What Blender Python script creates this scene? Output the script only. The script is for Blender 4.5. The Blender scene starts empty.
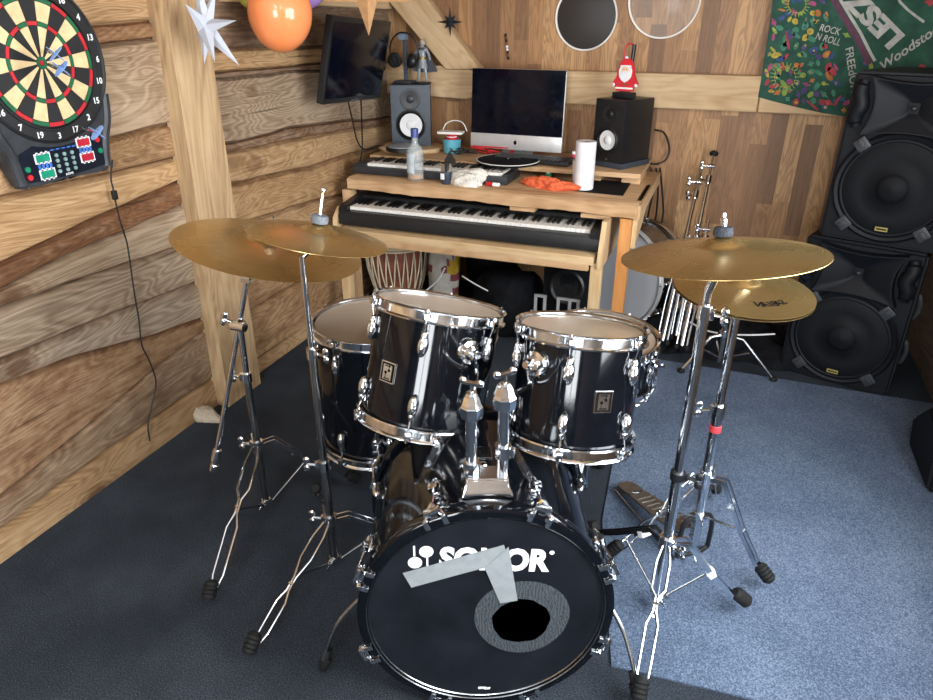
import bpy, bmesh, math, random
from mathutils import Vector, Matrix, Quaternion
random.seed(11)
C = bpy.context.scene.collection
PI = math.pi
V = Vector

# ------------------------------------------------------------------ camera
F_PX, PITCH, YAW, EYE = 690.0, math.radians(26), math.radians(20.5), V((0, 0, 1.51))
FW = V((-math.sin(YAW) * math.cos(PITCH), math.cos(YAW) * math.cos(PITCH), -math.sin(PITCH)))
RT = V((math.cos(YAW), math.sin(YAW), 0))
UP = RT.cross(FW)

def ray(px, py):
    return FW + RT * ((px - 466.5) / F_PX) - UP * ((py - 350) / F_PX)

def at(px, py, x=None, y=None, z=None):
    """the point of a real plane of the room that a direction meets"""
    d = ray(px, py)
    if x is not None: t = (x - EYE.x) / d.x
    elif y is not None: t = (y - EYE.y) / d.y
    else: t = (z - EYE.z) / d.z
    return EYE + d * t

def at_plane(px, py, p, n):
    d = ray(px, py)
    return EYE + d * ((V(p) - EYE).dot(n) / d.dot(n))

cam_data = bpy.data.cameras.new('camera')
cam_data.sensor_fit = 'HORIZONTAL'
cam_data.sensor_width = 36
cam_data.lens = F_PX * 36 / 933
cam_data.clip_start = 0.05
cam = bpy.data.objects.new('camera', cam_data)
cam.location = EYE
cam.rotation_euler = (PI / 2 - PITCH, 0, YAW)
C.objects.link(cam)
bpy.context.scene.camera = cam

# --------------------------------------------------------------- materials
def lin(h):
    h = h.lstrip('#')
    out = []
    for i in (0, 2, 4):
        c = int(h[i:i + 2], 16) / 255
        out.append(c / 12.92 if c <= 0.04045 else ((c + 0.055) / 1.055) ** 2.4)
    return (*out, 1)

class NT:
    def __init__(self, name):
        self.m = bpy.data.materials.new(name)
        self.m.use_nodes = True
        self.t = self.m.node_tree
        self.b = self.t.nodes['Principled BSDF']
    def n(self, typ, _in=None, **kw):
        nd = self.t.nodes.new(typ)
        for k, v in kw.items(): setattr(nd, k, v)
        for k, v in (_in or {}).items():
            s = nd.inputs[k]
            if isinstance(v, bpy.types.NodeSocket): self.t.links.new(v, s)
            else: s.default_value = v
        return nd
    def math(self, op, a, b=0.0, c=None):
        i = {0: a, 1: b}
        if c is not None: i[2] = c
        return self.n('ShaderNodeMath', i, operation=op).outputs[0]
    def mix(self, f, a, b, mode='MIX'):
        nd = self.n('ShaderNodeMix', data_type='RGBA', blend_type=mode)
        for k, v in ((0, f), (6, a), (7, b)):
            if isinstance(v, bpy.types.NodeSocket): self.t.links.new(v, nd.inputs[k])
            else: nd.inputs[k].default_value = v
        return nd.outputs[2]
    def ramp(self, f, stops):
        nd = self.n('ShaderNodeValToRGB', {0: f})
        e = nd.color_ramp.elements
        while len(e) < len(stops): e.new(0.5)
        for el, (p, c) in zip(e, stops):
            el.position = p
            el.color = lin(c) if isinstance(c, str) else c
        return nd.outputs[0]
    def noise(self, vec, scale, detail=4, rough=0.55, dist=0.0):
        return self.n('ShaderNodeTexNoise', {'Vector': vec, 'Scale': scale, 'Detail': detail, 'Roughness': rough, 'Distortion': dist}).outputs[0]
    def scale(self, vec, s):
        return self.n('ShaderNodeVectorMath', {0: vec, 1: s}, operation='MULTIPLY').outputs[0]
    def coord(self, which='Object'):
        return self.n('ShaderNodeTexCoord').outputs[which]
    def set(self, **kw):
        for k, v in kw.items():
            s = self.b.inputs[k.replace('_', ' ')]
            if isinstance(v, bpy.types.NodeSocket): self.t.links.new(v, s)
            else: s.default_value = v
        return self
    def bump(self, h, strength=0.3, dist=0.01):
        o = self.n('ShaderNodeBump', {'Height': h, 'Strength': strength, 'Distance': dist}).outputs[0]
        self.t.links.new(o, self.b.inputs['Normal'])

def plain(name, col, rough=0.5, metal=0.0, vary=0.08, spec=0.5, coat=0.0, scale=30, **kw):
    """a procedural material with a slight mottling of its colour and gloss"""
    k = NT(name)
    c = lin(col) if isinstance(col, str) else col
    nz = k.noise(k.coord(), scale)
    dark = tuple(v * (1 - vary * 2) for v in c[:3]) + (1,)
    light = tuple(min(1, v * (1 + vary * 2)) for v in c[:3]) + (1,)
    k.set(Base_Color=k.ramp(nz, [(0.3, dark), (0.7, light)]), Metallic=metal, Coat_Weight=coat)
    k.set(Roughness=k.math('MULTIPLY_ADD', nz, 0.1, max(0.0, rough - 0.05)))
    k.b.inputs['Specular IOR Level'].default_value = spec
    for kk, v in kw.items(): k.b.inputs[kk.replace('_', ' ')].default_value = v
    return k.m

M = {}
M['chrome'] = plain('chrome', '#e4e8ed', 0.11, 1.0, 0.03)
M['steel'] = plain('dull_steel', '#9fa2a4', 0.25, 1.0, 0.06)
M['black_lacquer'] = plain('black_lacquer', '#080b11', 0.08, 0, 0.1, 0.5, 0.0)
M['black_plastic'] = plain('black_plastic', '#16181b', 0.42, 0, 0.15)
M['dark_plastic'] = plain('charcoal_plastic', '#2b2e33', 0.45, 0, 0.12)
M['soft_black'] = plain('black_cloth', '#0d0f14', 0.85, 0, 0.3, 0.2)
M['rubber'] = plain('black_rubber', '#141516', 0.7, 0, 0.2, 0.3)
M['felt'] = plain('grey_felt', '#3b3f47', 0.95, 0, 0.25, 0.1, scale=200)
M['felt_light'] = plain('light_grey_felt', '#676c75', 0.95, 0, 0.2, 0.1, scale=200)
M['white'] = plain('white_plastic', '#e8e7e2', 0.4, 0, 0.02)
M['paper'] = plain('white_paper', '#dcdde0', 0.8, 0, 0.03, 0.2)
M['key_white'] = plain('ivory_keys', '#eceae4', 0.3, 0, 0.02)
M['key_black'] = plain('black_keys', '#101012', 0.35, 0, 0.1)
M['film'] = plain('black_drum_film', '#12151c', 0.38, 0, 0.2, 0.4, scale=9)
M['ink_white'] = plain('white_print', '#e4e6e8', 0.5, 0, 0.02)
M['ink_black'] = plain('black_print', '#0e0c0b', 0.8, 0, 0.02, 0.08)
M['alu'] = plain('brushed_aluminium', '#d4d5d6', 0.32, 0.6, 0.02)
M['screen'] = plain('dark_glass_screen', '#070a16', 0.12, 0, 0.2, 0.2)
M['red'] = plain('red_plastic', '#c8202c', 0.45, 0, 0.06)
M['red_felt'] = plain('red_print', '#b8343c', 0.6, 0, 0.06)
M['orange_cloth'] = plain('orange_cloth', '#dd6a45', 0.85, 0, 0.12, 0.2, scale=60)
M['green_plastic'] = plain('green_plastic', '#0c7a58', 0.4, 0, 0.05)
M['cone'] = plain('white_paper_cone', '#d8d9da', 0.55, 0, 0.03)
M['grey_body'] = plain('blue_grey_vinyl', '#3c4650', 0.5, 0, 0.08)
M['pa_black'] = plain('black_textured_cabinet', '#0b0e14', 0.55, 0, 0.25, 0.22, scale=250)
M['grille'] = plain('black_metal_grille', '#090c11', 0.65, 0.0, 0.35, 0.2, scale=300)
M['yellow'] = plain('yellow_plate', '#96884a', 0.5, 0, 0.05)
M['skin'] = plain('painted_face', '#e6bb9c', 0.6, 0, 0.03)
M['bark_dark'] = plain('dried_leaf', '#2a2420', 0.9, 0, 0.2)
M['cream'] = plain('cream_cord', '#c9bba0', 0.85, 0, 0.1)
M['djembe'] = plain('reddish_djembe_wood', '#7a4634', 0.5, 0, 0.2, scale=14)
M['hide'] = plain('goat_hide', '#c3a888', 0.8, 0, 0.12, scale=12)
M['tape'] = plain('silver_duct_tape', '#8b9194', 0.5, 0.1, 0.05, scale=50)
M['rag'] = plain('pale_cloth', '#b3a694', 0.95, 0, 0.1, 0.1)
M['fluff'] = plain('off_white_cloth', '#d8d4cb', 0.95, 0, 0.12, 0.1, scale=80)
M['gold'] = plain('old_gold_paint', '#8a7544', 0.4, 0.6, 0.1)
M['blue_grey'] = plain('blue_grey_paint', '#6d7f92', 0.5, 0.1, 0.15)
M['pedal'] = plain('worn_brown_metal', '#6a625a', 0.4, 0.6, 0.15)

def glass(name, col, rough=0.03, alpha=1.0, trans=1.0, ior=1.45, base_rough=None):
    k = NT(name)
    nz = k.noise(k.coord(), 12)
    k.set(Base_Color=lin(col), Transmission_Weight=trans, IOR=ior, Alpha=alpha)
    k.set(Roughness=k.math('MULTIPLY_ADD', nz, 0.06, rough))
    return k.m
M['bottle_glass'] = glass('clear_bottle_glass', '#dfe8ea', 0.02, 0.22, 0.2)
M['amber'] = glass('amber_liquor', '#c98a34', 0.05, 0.9, 0.0)
M['clear_head'] = glass('coated_clear_drum_film', '#c0b3a2', 0.16, 0.88, 0.0)  # beige reflection of the wooden walls is put into the film colour
M['smoke_head'] = glass('cloudy_clear_drum_film', '#c2c6cd', 0.2, 0.92, 0.0)
M['wall_clear'] = glass('clear_mylar_film', '#e8e2da', 0.1, 0.16, 0.0)
M['wall_mesh'] = glass('dark_mesh_film', '#2f2b2a', 0.5, 0.9, 0.0)

def balloon_mat(name, col):
    k = NT(name)
    nz = k.noise(k.coord(), 6)
    k.set(Base_Color=k.mix(k.math('MULTIPLY', nz, 0.25), lin(col), (1, 0.8, 0.6, 1)), Roughness=0.16, Subsurface_Weight=0.15)
    k.b.inputs['Subsurface Scale'].default_value = 0.02
    return k.m
M['b_orange'] = balloon_mat('orange_latex', '#e8792c')
M['b_yellow'] = balloon_mat('yellow_green_latex', '#c9c83c')
M['b_purple'] = balloon_mat('purple_latex', '#8a62c4')

def bronze():
    k = NT('cymbal_bronze')
    co = k.coord()
    s = k.n('ShaderNodeSeparateXYZ', {0: co})
    r = k.math('SQRT', k.math('ADD', k.math('MULTIPLY', s.outputs[0], s.outputs[0]), k.math('MULTIPLY', s.outputs[1], s.outputs[1])))
    ring = k.n('ShaderNodeTexNoise', {'W': r, 'Scale': 130.0, 'Detail': 2.0}, noise_dimensions='1D').outputs[0]
    patina = k.noise(co, 6, 3, 0.45, 0.3)
    c = k.ramp(patina, [(0.2, '#b89b63'), (0.5, '#c9ad75'), (0.8, '#d6bd88')])
    c = k.mix(k.math('MULTIPLY', ring, 0.35), c, lin('#8d7240'))
    k.set(Base_Color=c, Metallic=0.9)
    k.set(Roughness=k.math('MULTIPLY_ADD', patina, 0.16, 0.2))
    k.bump(ring, 0.05, 0.001)
    k.set(Anisotropic=0.55, Tangent=k.n('ShaderNodeTangent', direction_type='RADIAL', axis='Z').outputs[0])
    return k.m
M['bronze'] = bronze()

def plank_wood(name, cols, coordkind='UV', ring=26.0, streak=(3.0, 60.0), rough=0.75, tint=True, bumpd=0.006, RW=0.12):
    """sawn wood: grain along u, figure from warped contour lines, colour of each board from its own tint"""
    k = NT(name)
    uv = k.coord(coordkind)
    a = k.noise(k.scale(uv, (0.9, 4.2, 1)), 1.0, 3, 0.5, 0.6)
    rings = k.math('MULTIPLY_ADD', k.math('SINE', k.math('MULTIPLY', a, ring * 6.0)), 0.5, 0.5)
    fine = k.noise(k.scale(uv, (streak[0], streak[1], 1)), 1.0, 7, 0.72)
    blot = k.noise(k.scale(uv, (1.6, 3.0, 1)), 1.3, 4, 0.6)
    f = k.math('ADD', k.math('ADD', k.math('MULTIPLY', rings, RW), k.math('MULTIPLY', fine, 0.55)), k.math('MULTIPLY', blot, 0.56 - RW))
    if tint:
        at_ = k.n('ShaderNodeAttribute', attribute_name='tint')
        s = k.n('ShaderNodeSeparateColor', {0: at_.outputs[0]})
        light = k.ramp(f, [(0.3, cols[1]), (0.5, cols[2]), (0.78, cols[3])])
        grey = k.ramp(f, [(0.28, '#463a30'), (0.5, '#807161'), (0.78, '#b2a38f')])
        bark = k.ramp(f, [(0.28, '#3a2417'), (0.5, cols[0]), (0.78, '#8a5f3f')])
        c = k.mix(s.outputs[0], light, grey)
        edge = k.math('MULTIPLY_ADD', k.noise(k.scale(uv, (5, 9, 1)), 2.0, 5, 0.7), 1.6, -0.8)
        bk = k.n('ShaderNodeClamp', {0: k.math('MULTIPLY', k.math('ADD', s.outputs[1], k.math('MULTIPLY', edge, k.math('MINIMUM', 1.0, k.math('MULTIPLY', s.outputs[1], 3.0)))), 1.2)}).outputs[0]
        c = k.mix(bk, c, bark)
        vo = k.n('ShaderNodeTexVoronoi', {'Vector': k.scale(uv, (1.9, 3.3, 1)), 'Scale': 1.0, 'Randomness': 1.0})
        dist = k.math('ADD', vo.outputs['Distance'], k.math('MULTIPLY_ADD', fine, 0.10, -0.05))
        knot = k.n('ShaderNodeMapRange', {0: dist, 1: 0.06, 2: 0.16, 3: 1.0, 4: 0.0}).outputs[0]
        halo = k.n('ShaderNodeMapRange', {0: dist, 1: 0.10, 2: 0.34, 3: 1.0, 4: 0.0}).outputs[0]
        kr = k.math('MULTIPLY_ADD', k.math('SINE', k.math('MULTIPLY', dist, 110.0)), 0.5, 0.5)
        c = k.mix(k.math('MULTIPLY', k.math('MULTIPLY', halo, kr), 0.45), c, lin('#6b4a2f'))
        c = k.mix(k.math('MULTIPLY', knot, 0.75), c, lin('#4f301c'))
        cn = k.noise(k.scale(uv, (0.8, 42.0, 1)), 1.0, 2, 0.5, 0.2)
        crack = k.n('ShaderNodeMapRange', {0: cn, 1: 0.66, 2: 0.72, 3: 0.0, 4: 0.7}).outputs[0]
        c = k.mix(crack, c, lin('#3a281b'))
    else:
        c = k.ramp(f, [(0.25, cols[0]), (0.42, cols[1]), (0.58, cols[2]), (0.8, cols[3])])
    k.set(Base_Color=c, Roughness=rough)
    k.b.inputs['Specular IOR Level'].default_value = 0.25
    k.bump(f, 0.45, bumpd)
    return k.m
M['live_edge'] = plank_wood('rough_live_edge_boards', ['#64442e', '#735538', '#aa875f', '#d0b088'], RW=0.13, ring=34, streak=(4.0, 130.0))
M['dark_boards'] = plank_wood('weathered_dark_boards', ['#332a23', '#52453a', '#6b5a4a', '#83715e'], tint=False)
M['beam'] = plank_wood('sawn_pine_beam', ['#8f7252', '#b2946f', '#c4a883', '#d2b896'], tint=False, ring=12, streak=(2, 30))
M['post'] = plank_wood('weathered_pine_post', ['#64503e', '#96795a', '#b59873', '#c9b08c'], tint=False, ring=16, streak=(2.2, 70))
M['desk'] = plank_wood('knotty_desk_pine', ['#876343', '#b18c66', '#c6a27b', '#d5b893'], tint=False, ring=16, streak=(2, 36), rough=0.6)
M['desk_light'] = plank_wood('pale_pallet_pine', ['#9a7c54', '#bd9c70', '#cfb288', '#dcc5a0'], tint=False, ring=10, streak=(2, 30), rough=0.65)
M['desk_orange'] = plank_wood('amber_pine', ['#98602e', '#b97a40', '#c98b50', '#d79c62'], tint=False, ring=10, streak=(2, 30), rough=0.6)
M['painted'] = plain('grey_painted_boards', '#565b61', 0.7)
M['pale_paint'] = plain('pale_grey_painted_boards', '#b9bdc2', 0.8)
M['ceiling'] = plank_wood('dark_ceiling_boards', ['#5d4836', '#7e6550', '#947a62', '#a68d74'], coordkind='Object', tint=False, ring=10)

def laminate():
    k = NT('walnut_strip_laminate')
    s = k.n('ShaderNodeSeparateXYZ', {0: k.coord()})
    x, z = s.outputs[0], s.outputs[2]
    col = k.math('FLOOR', k.math('DIVIDE', x, 0.078))
    off = k.n('ShaderNodeTexWhiteNoise', {'W': col}, noise_dimensions='1D').outputs[0]
    row = k.math('FLOOR', k.math('ADD', k.math('DIVIDE', z, 0.55), k.math('MULTIPLY', off, 7.3)))
    idv = k.n('ShaderNodeCombineXYZ', {0: col, 1: row}).outputs[0]
    wn = k.n('ShaderNodeTexWhiteNoise', {'Vector': idv}, noise_dimensions='2D')
    rnd = wn.outputs[0]
    base = k.ramp(rnd, [(0.0, '#664530'), (0.3, '#865e41'), (0.55, '#a3774f'), (0.8, '#b88d60'), (1.0, '#c9a274')])
    sh = k.n('ShaderNodeVectorMath', {0: k.scale(k.coord(), (1, 1, 1)), 1: wn.outputs[1]}, operation='ADD').outputs[0]
    fig = k.noise(k.scale(sh, (14, 1, 1.6)), 1.0, 3, 0.5, 0.8)
    lines = k.math('MULTIPLY_ADD', k.math('SINE', k.math('MULTIPLY', fig, 75.0)), 0.5, 0.5)
    fine = k.noise(k.scale(sh, (120, 1, 4)), 1.0, 3, 0.6)
    c = k.mix(k.math('MULTIPLY', lines, 0.5), base, lin('#4a3222'))
    c = k.mix(k.math('MULTIPLY', fine, 0.35), c, lin('#c09a70'))
    k.set(Base_Color=c, Roughness=0.5)
    k.b.inputs['Specular IOR Level'].default_value = 0.35
    return k.m
M['laminate'] = laminate()

def carpet(name, c0, c1, c2, sc=230):
    k = NT(name)
    co = k.coord()
    a = k.noise(co, sc, 3, 0.8)
    b = k.noise(co, 3.0, 4, 0.6)
    f = k.math('ADD', k.math('MULTIPLY', a, 0.8), k.math('MULTIPLY', b, 0.2))
    k.set(Base_Color=k.ramp(f, [(0.36, c0), (0.5, c1), (0.64, c2)]), Roughness=0.95)
    k.b.inputs['Specular IOR Level'].default_value = 0.15
    k.bump(a, 0.8, 0.006)
    return k.m
M['carpet_dark'] = carpet('charcoal_needle_felt', '#1a1e25', '#2c323a', '#565e69', 300)
M['carpet_blue'] = carpet('blue_speckled_pile', '#3a475b', '#56667d', '#8794a9')

def stripes_mat():
    k = NT('blue_brick_pattern_print')
    co = k.coord()
    br = k.n('ShaderNodeTexBrick', {'Vector': k.scale(co, (1, 1, 1)), 'Color1': lin('#59b8cf'), 'Color2': lin('#78cbdc'), 'Mortar': lin('#12464f'), 'Scale': 40.0, 'Mortar Size': 0.035})
    mp = k.n('ShaderNodeMapping', {'Vector': co, 'Rotation': (PI / 2, 0, 0)})
    k.t.links.new(mp.outputs[0], br.inputs['Vector'])
    k.set(Base_Color=br.outputs[0], Roughness=0.45)
    return k.m
M['brick_print'] = stripes_mat()

def ring_mat():
    k = NT('grey_rippled_patch')
    w = k.n('ShaderNodeTexWave', {'Vector': k.coord(), 'Scale': 46.0, 'Distortion': 9.0, 'Detail': 3.0, 'Detail Scale': 2.0}, bands_direction='X').outputs[0]
    k.set(Base_Color=k.ramp(w, [(0.2, '#2b3137'), (0.8, '#43494e')]), Roughness=0.6)
    k.bump(w, 0.4, 0.002)
    return k.m
M['patch'] = ring_mat()

# ------------------------------------------------------------ mesh builder
def frame(n, hint=V((0, 0, 1))):
    n = V(n).normalized()
    a = V(hint).cross(n)
    if a.length < 1e-4: a = V((1, 0, 0)).cross(n)
    a.normalize()
    return a, n.cross(a), n          # right, up, normal

def mat3(a, b, c):
    return Matrix((a, b, c)).transposed()

def world_loc(o):
    p = V((0, 0, 0))
    while o is not None:
        p += o.location
        o = o.parent
    return p

class MB:
    def __init__(self):
        self.bm = bmesh.new()
        self.uv = None
    def face(self, vs, m=0):
        try:
            f = self.bm.faces.new(vs)
            f.material_index = m
            return f
        except ValueError:
            return None
    def box(self, c, s, R=None, m=0, bev=0.0):
        """box of full size s, axes from the columns of R"""
        R = R or Matrix.Identity(3)
        Mx = Matrix.Translation(V(c)) @ R.to_4x4() @ Matrix.Diagonal((s[0], s[1], s[2], 1))
        r = bmesh.ops.create_cube(self.bm, size=1, matrix=Mx)
        fs = set(f for v in r['verts'] for f in v.link_faces)
        for f in fs: f.material_index = m
        if bev:
            es = list(set(e for v in r['verts'] for e in v.link_edges))
            b = bmesh.ops.bevel(self.bm, geom=es, offset=bev, segments=2, profile=0.7, affect='EDGES', clamp_overlap=True)
            for f in b['faces']: f.material_index = m
        return self
    def loft(self, rings, m=0, cap=True, closed=True):
        vs = [[self.bm.verts.new(p) for p in r] for r in rings]
        n = len(vs[0])
        for i in range(len(vs) - 1):
            for j in range(n if closed else n - 1):
                self.face((vs[i][j], vs[i][(j + 1) % n], vs[i + 1][(j + 1) % n], vs[i + 1][j]), m)
        if cap:
            self.face(vs[0][::-1], m)
            self.face(vs[-1], m)
        return self
    def cyl(self, p0, p1, r0, r1=None, seg=16, m=0, cap=True):
        p0, p1 = V(p0), V(p1)
        r1 = r0 if r1 is None else r1
        a, b, n = frame(p1 - p0)
        ring = lambda p, r: [p + a * (r * math.cos(t)) + b * (r * math.sin(t)) for t in (2 * PI * k / seg for k in range(seg))]
        self.loft([ring(p0, r0), ring(p1, r1)], m, cap)
        return self
    def lathe(self, prof, o, n, seg=48, m=0, cap=False, hint=V((0, 0, 1))):
        """profile of (radius, height along n)"""
        a, b, n = frame(n, hint)
        o = V(o)
        rings = []
        for r, h in prof:
            rings.append([o + n * h + a * (max(r, 1e-5) * math.cos(t)) + b * (max(r, 1e-5) * math.sin(t)) for t in (2 * PI * k / seg for k in range(seg))])
        self.loft(rings, m, cap)
        return self
    def tube(self, pts, r, seg=8, m=0, cap=True):
        pts = [V(p) for p in pts]
        rr = r if isinstance(r, (list, tuple)) else [r] * len(pts)
        t0 = (pts[1] - pts[0]).normalized()
        a, b, _ = frame(t0)
        rings = []
        for i, p in enumerate(pts):
            t = ((pts[min(i + 1, len(pts) - 1)] - p).normalized() + (p - pts[max(i - 1, 0)]).normalized())
            t = t.normalized() if t.length > 1e-6 else t0
            q = t0.rotation_difference(t)
            a.rotate(q); b.rotate(q); t0 = t
            rings.append([p + a * (rr[i] * math.cos(u)) + b * (rr[i] * math.sin(u)) for u in (2 * PI * k / seg for k in range(seg))])
        self.loft(rings, m, cap)
        return self
    def prism(self, poly, vec, m=0):
        p = [V(q) for q in poly]
        vec = V(vec)
        a = [self.bm.verts.new(q) for q in p]
        b = [self.bm.verts.new(q + vec) for q in p]
        n = len(p)
        self.face(a[::-1], m); self.face(b, m)
        for i in range(n): self.face((a[i], a[(i + 1) % n], b[(i + 1) % n], b[i]), m)
        return self
    def ell(self, c, rad, R=None, m=0, seg=20, rings=12):
        R = R or Matrix.Identity(3)
        Mx = Matrix.Translation(V(c)) @ R.to_4x4() @ Matrix.Diagonal((*rad, 1))
        r = bmesh.ops.create_uvsphere(self.bm, u_segments=seg, v_segments=rings, radius=1, matrix=Mx)
        for f in set(f for v in r['verts'] for f in v.link_faces): f.material_index = m
        return self
    def add_mesh(self, me, Mx, m=0):
        n0 = len(self.bm.verts)
        vs = [self.bm.verts.new(Mx @ v.co) for v in me.vertices]
        for p in me.polygons: self.face([vs[i] for i in p.vertices], m)
        return self
    def build(self, name, mat, parent=None, angle=35, smooth=True, origin=None):
        bm = self.bm
        bmesh.ops.recalc_face_normals(bm, faces=bm.faces)
        lim = math.radians(angle)
        for f in bm.faces: f.smooth = smooth
        for e in bm.edges:
            if len(e.link_faces) == 2 and e.calc_face_angle(0) > lim: e.smooth = False
        me = bpy.data.meshes.new(name)
        if parent is not None: off = world_loc(parent)
        elif origin is not None: off = V(origin)
        else:
            xs = [v.co for v in bm.verts]
            off = V((sum(v.x for v in xs) / len(xs), sum(v.y for v in xs) / len(xs), min(v.z for v in xs)))
        bmesh.ops.translate(bm, verts=bm.verts, vec=-off)
        bm.to_mesh(me); bm.free()
        for x in (mat if isinstance(mat, (list, tuple)) else [mat]): me.materials.append(M[x] if isinstance(x, str) else x)
        o = bpy.data.objects.new(name, me)
        C.objects.link(o)
        if parent is not None: o.parent = parent
        else: o.location = off
        return o

def tag(o, label, cat, group=None):
    o['label'] = label; o['category'] = cat
    if group: o['group'] = group
    return o
def thing(name, label, cat, loc, group=None):
    o = bpy.data.objects.new(name, None)
    o.empty_display_size = 0.05
    C.objects.link(o)
    o.location = V(loc)
    return tag(o, label, cat, group)
def struct(o):
    o['kind'] = 'structure'
    return o

_txt = {}
def text_mesh(s, bold=0.0, shear=0.0):
    key = (s, bold, shear)
    if key in _txt: return _txt[key]
    cu = bpy.data.curves.new('lettering_curve', 'FONT')
    cu.body = s; cu.size = 1; cu.offset = bold; cu.shear = shear; cu.resolution_u = 3
    o = bpy.data.objects.new('lettering_tmp', cu)
    C.objects.link(o)
    bpy.context.view_layer.update()
    dg = bpy.context.evaluated_depsgraph_get()
    me = bpy.data.meshes.new_from_object(o.evaluated_get(dg))
    bpy.data.objects.remove(o); bpy.data.curves.remove(cu)
    xs = [v.co.x for v in me.vertices]; ys = [v.co.y for v in me.vertices]
    _txt[key] = (me, min(xs), max(xs), min(ys), max(ys))
    return _txt[key]
def put_text(mb, s, p0, right, up, width=None, height=None, bold=0.0, shear=0.0, m=0, centre=False):
    """lettering with its lower left corner at p0 (or centred on it)"""
    me, x0, x1, y0, y1 = text_mesh(s, bold, shear)
    right, up = V(right).normalized(), V(up).normalized()
    sx = width / (x1 - x0) if width else None
    sy = height / (y1 - y0) if height else sx
    sx = sx or sy
    n = right.cross(up)
    ox, oy = (x0, y0) if not centre else ((x0 + x1) / 2, (y0 + y1) / 2)
    Mx = Matrix.Translation(V(p0)) @ mat3(right, up, n).to_4x4() @ Matrix.Diagonal((sx, sy, 1, 1)) @ Matrix.Translation((-ox, -oy, 0))
    return mb.add_mesh(me, Mx, m)

def spline(pts, k=6):
    pts = [V(p) for p in pts]
    out = []
    for i in range(len(pts) - 1):
        p0, p1, p2, p3 = pts[max(i - 1, 0)], pts[i], pts[i + 1], pts[min(i + 2, len(pts) - 1)]
        for j in range(k):
            t = j / k
            out.append(0.5 * ((2 * p1) + (p2 - p0) * t + (2 * p0 - 5 * p1 + 4 * p2 - p3) * t * t + (3 * p1 - p0 - 3 * p2 + p3) * t ** 3))
    out.append(pts[-1])
    return out

# ------------------------------------------------------------------- room
LX, RX, BY, FY, CZ = -1.91, 0.985, 3.83, -2.6, 2.35

def grain(o, d, seed=None):
    """UV map for sawn wood: u runs along d in metres, v across the face"""
    me = o.data
    rnd = random.Random(seed if seed is not None else o.name)
    ou, ov = rnd.uniform(0, 40), rnd.uniform(0, 40)
    d = V(d).normalized()
    uv = me.uv_layers.new(name='grain')
    for p in me.polygons:
        c = p.normal.cross(d)
        if c.length < 0.2: c = frame(d)[0]
        c.normalize()
        for li in p.loop_indices:
            co = me.vertices[me.loops[li].vertex_index].co
            uv.data[li].uv = (co.dot(d) + ou, co.dot(c) + ov)
    return o

def board_wall(name, edges, y0, y1, parent=None):
    """one boarded wall: live-edged boards between successive wavy edge lines (z at y0 and at y1)"""
    bm = bmesh.new()
    uvl = bm.loops.layers.uv.new('grain')
    tl = bm.loops.layers.float_color.new('tint')
    rnd = random.Random(name)
    NY, NZ = max(12, int((y1 - y0) / 0.045)), 5
    def edge(i):
        za, zb = edges[i][0], edges[i][1]
        r = random.Random(name + str(i))
        amp = 0.0 if i in (0, len(edges) - 1) else r.choice([0.004, 0.009, 0.012])
        ph = [r.uniform(0, 6.3) for _ in range(4)]
        fr = [r.uniform(1.5, 3.2), r.uniform(4, 6.5), r.uniform(9, 14), r.uniform(22, 30)]
        w = [1.3, 0.7, 0.3, 0.16]
        out = []
        for j in range(NY + 1):
            y = y0 + (y1 - y0) * j / NY
            s = sum(w[k] * math.sin(fr[k] * y + ph[k]) for k in range(4)) * amp
            out.append(za + (zb - za) * j / NY + s)
        return out
    cur = [edge(i) for i in range(len(edges))]
    for i in range(len(edges) - 1):
        lo, hi = cur[i], cur[i + 1]
        grey, bark = edges[i][2], edges[i][3]
        out_x = LX + rnd.uniform(0.002, 0.02)
        ou, ov = rnd.uniform(0, 60), rnd.uniform(0, 60)
        g = []
        for j in range(NY + 1):
            y = y0 + (y1 - y0) * j / NY
            col = []
            hgt = hi[j] - lo[j]
            ts = [0, min(0.12, 0.012 / max(hgt, 0.02)), 0.33, 0.66, 1 - min(0.12, 0.012 / max(hgt, 0.02)), 1]
            for k, t in enumerate(ts):
                x = out_x if 0 < k < 5 else LX - 0.012
                if k in (1, 4): x -= 0.0012
                col.append((bm.verts.new((x, y, lo[j] + hgt * t)), t, y, hgt))
            g.append(col)
        for j in range(NY):
            for k in range(5):
                q = [g[j][k], g[j + 1][k], g[j + 1][k + 1], g[j][k + 1]]
                f = bm.faces.new([a[0] for a in q])
                f.smooth = False
                for lp, a in zip(f.loops, q):
                    lp[uvl].uv = (a[2] + ou, a[0].co.z - lo[0] + ov)
                    e = max(0.0, 1 - min(a[1], 1 - a[1]) * a[3] / 0.02)
                    lp[tl] = (grey, min(1.0, bark + 0.28 * e), 0, 1)
    bmesh.ops.recalc_face_normals(bm, faces=bm.faces)
    me = bpy.data.meshes.new(name)
    bm.to_mesh(me); bm.free()
    me.materials.append(M['live_edge'])
    o = bpy.data.objects.new(name, me)
    C.objects.link(o)
    if parent: o.parent = parent
    return o

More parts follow.
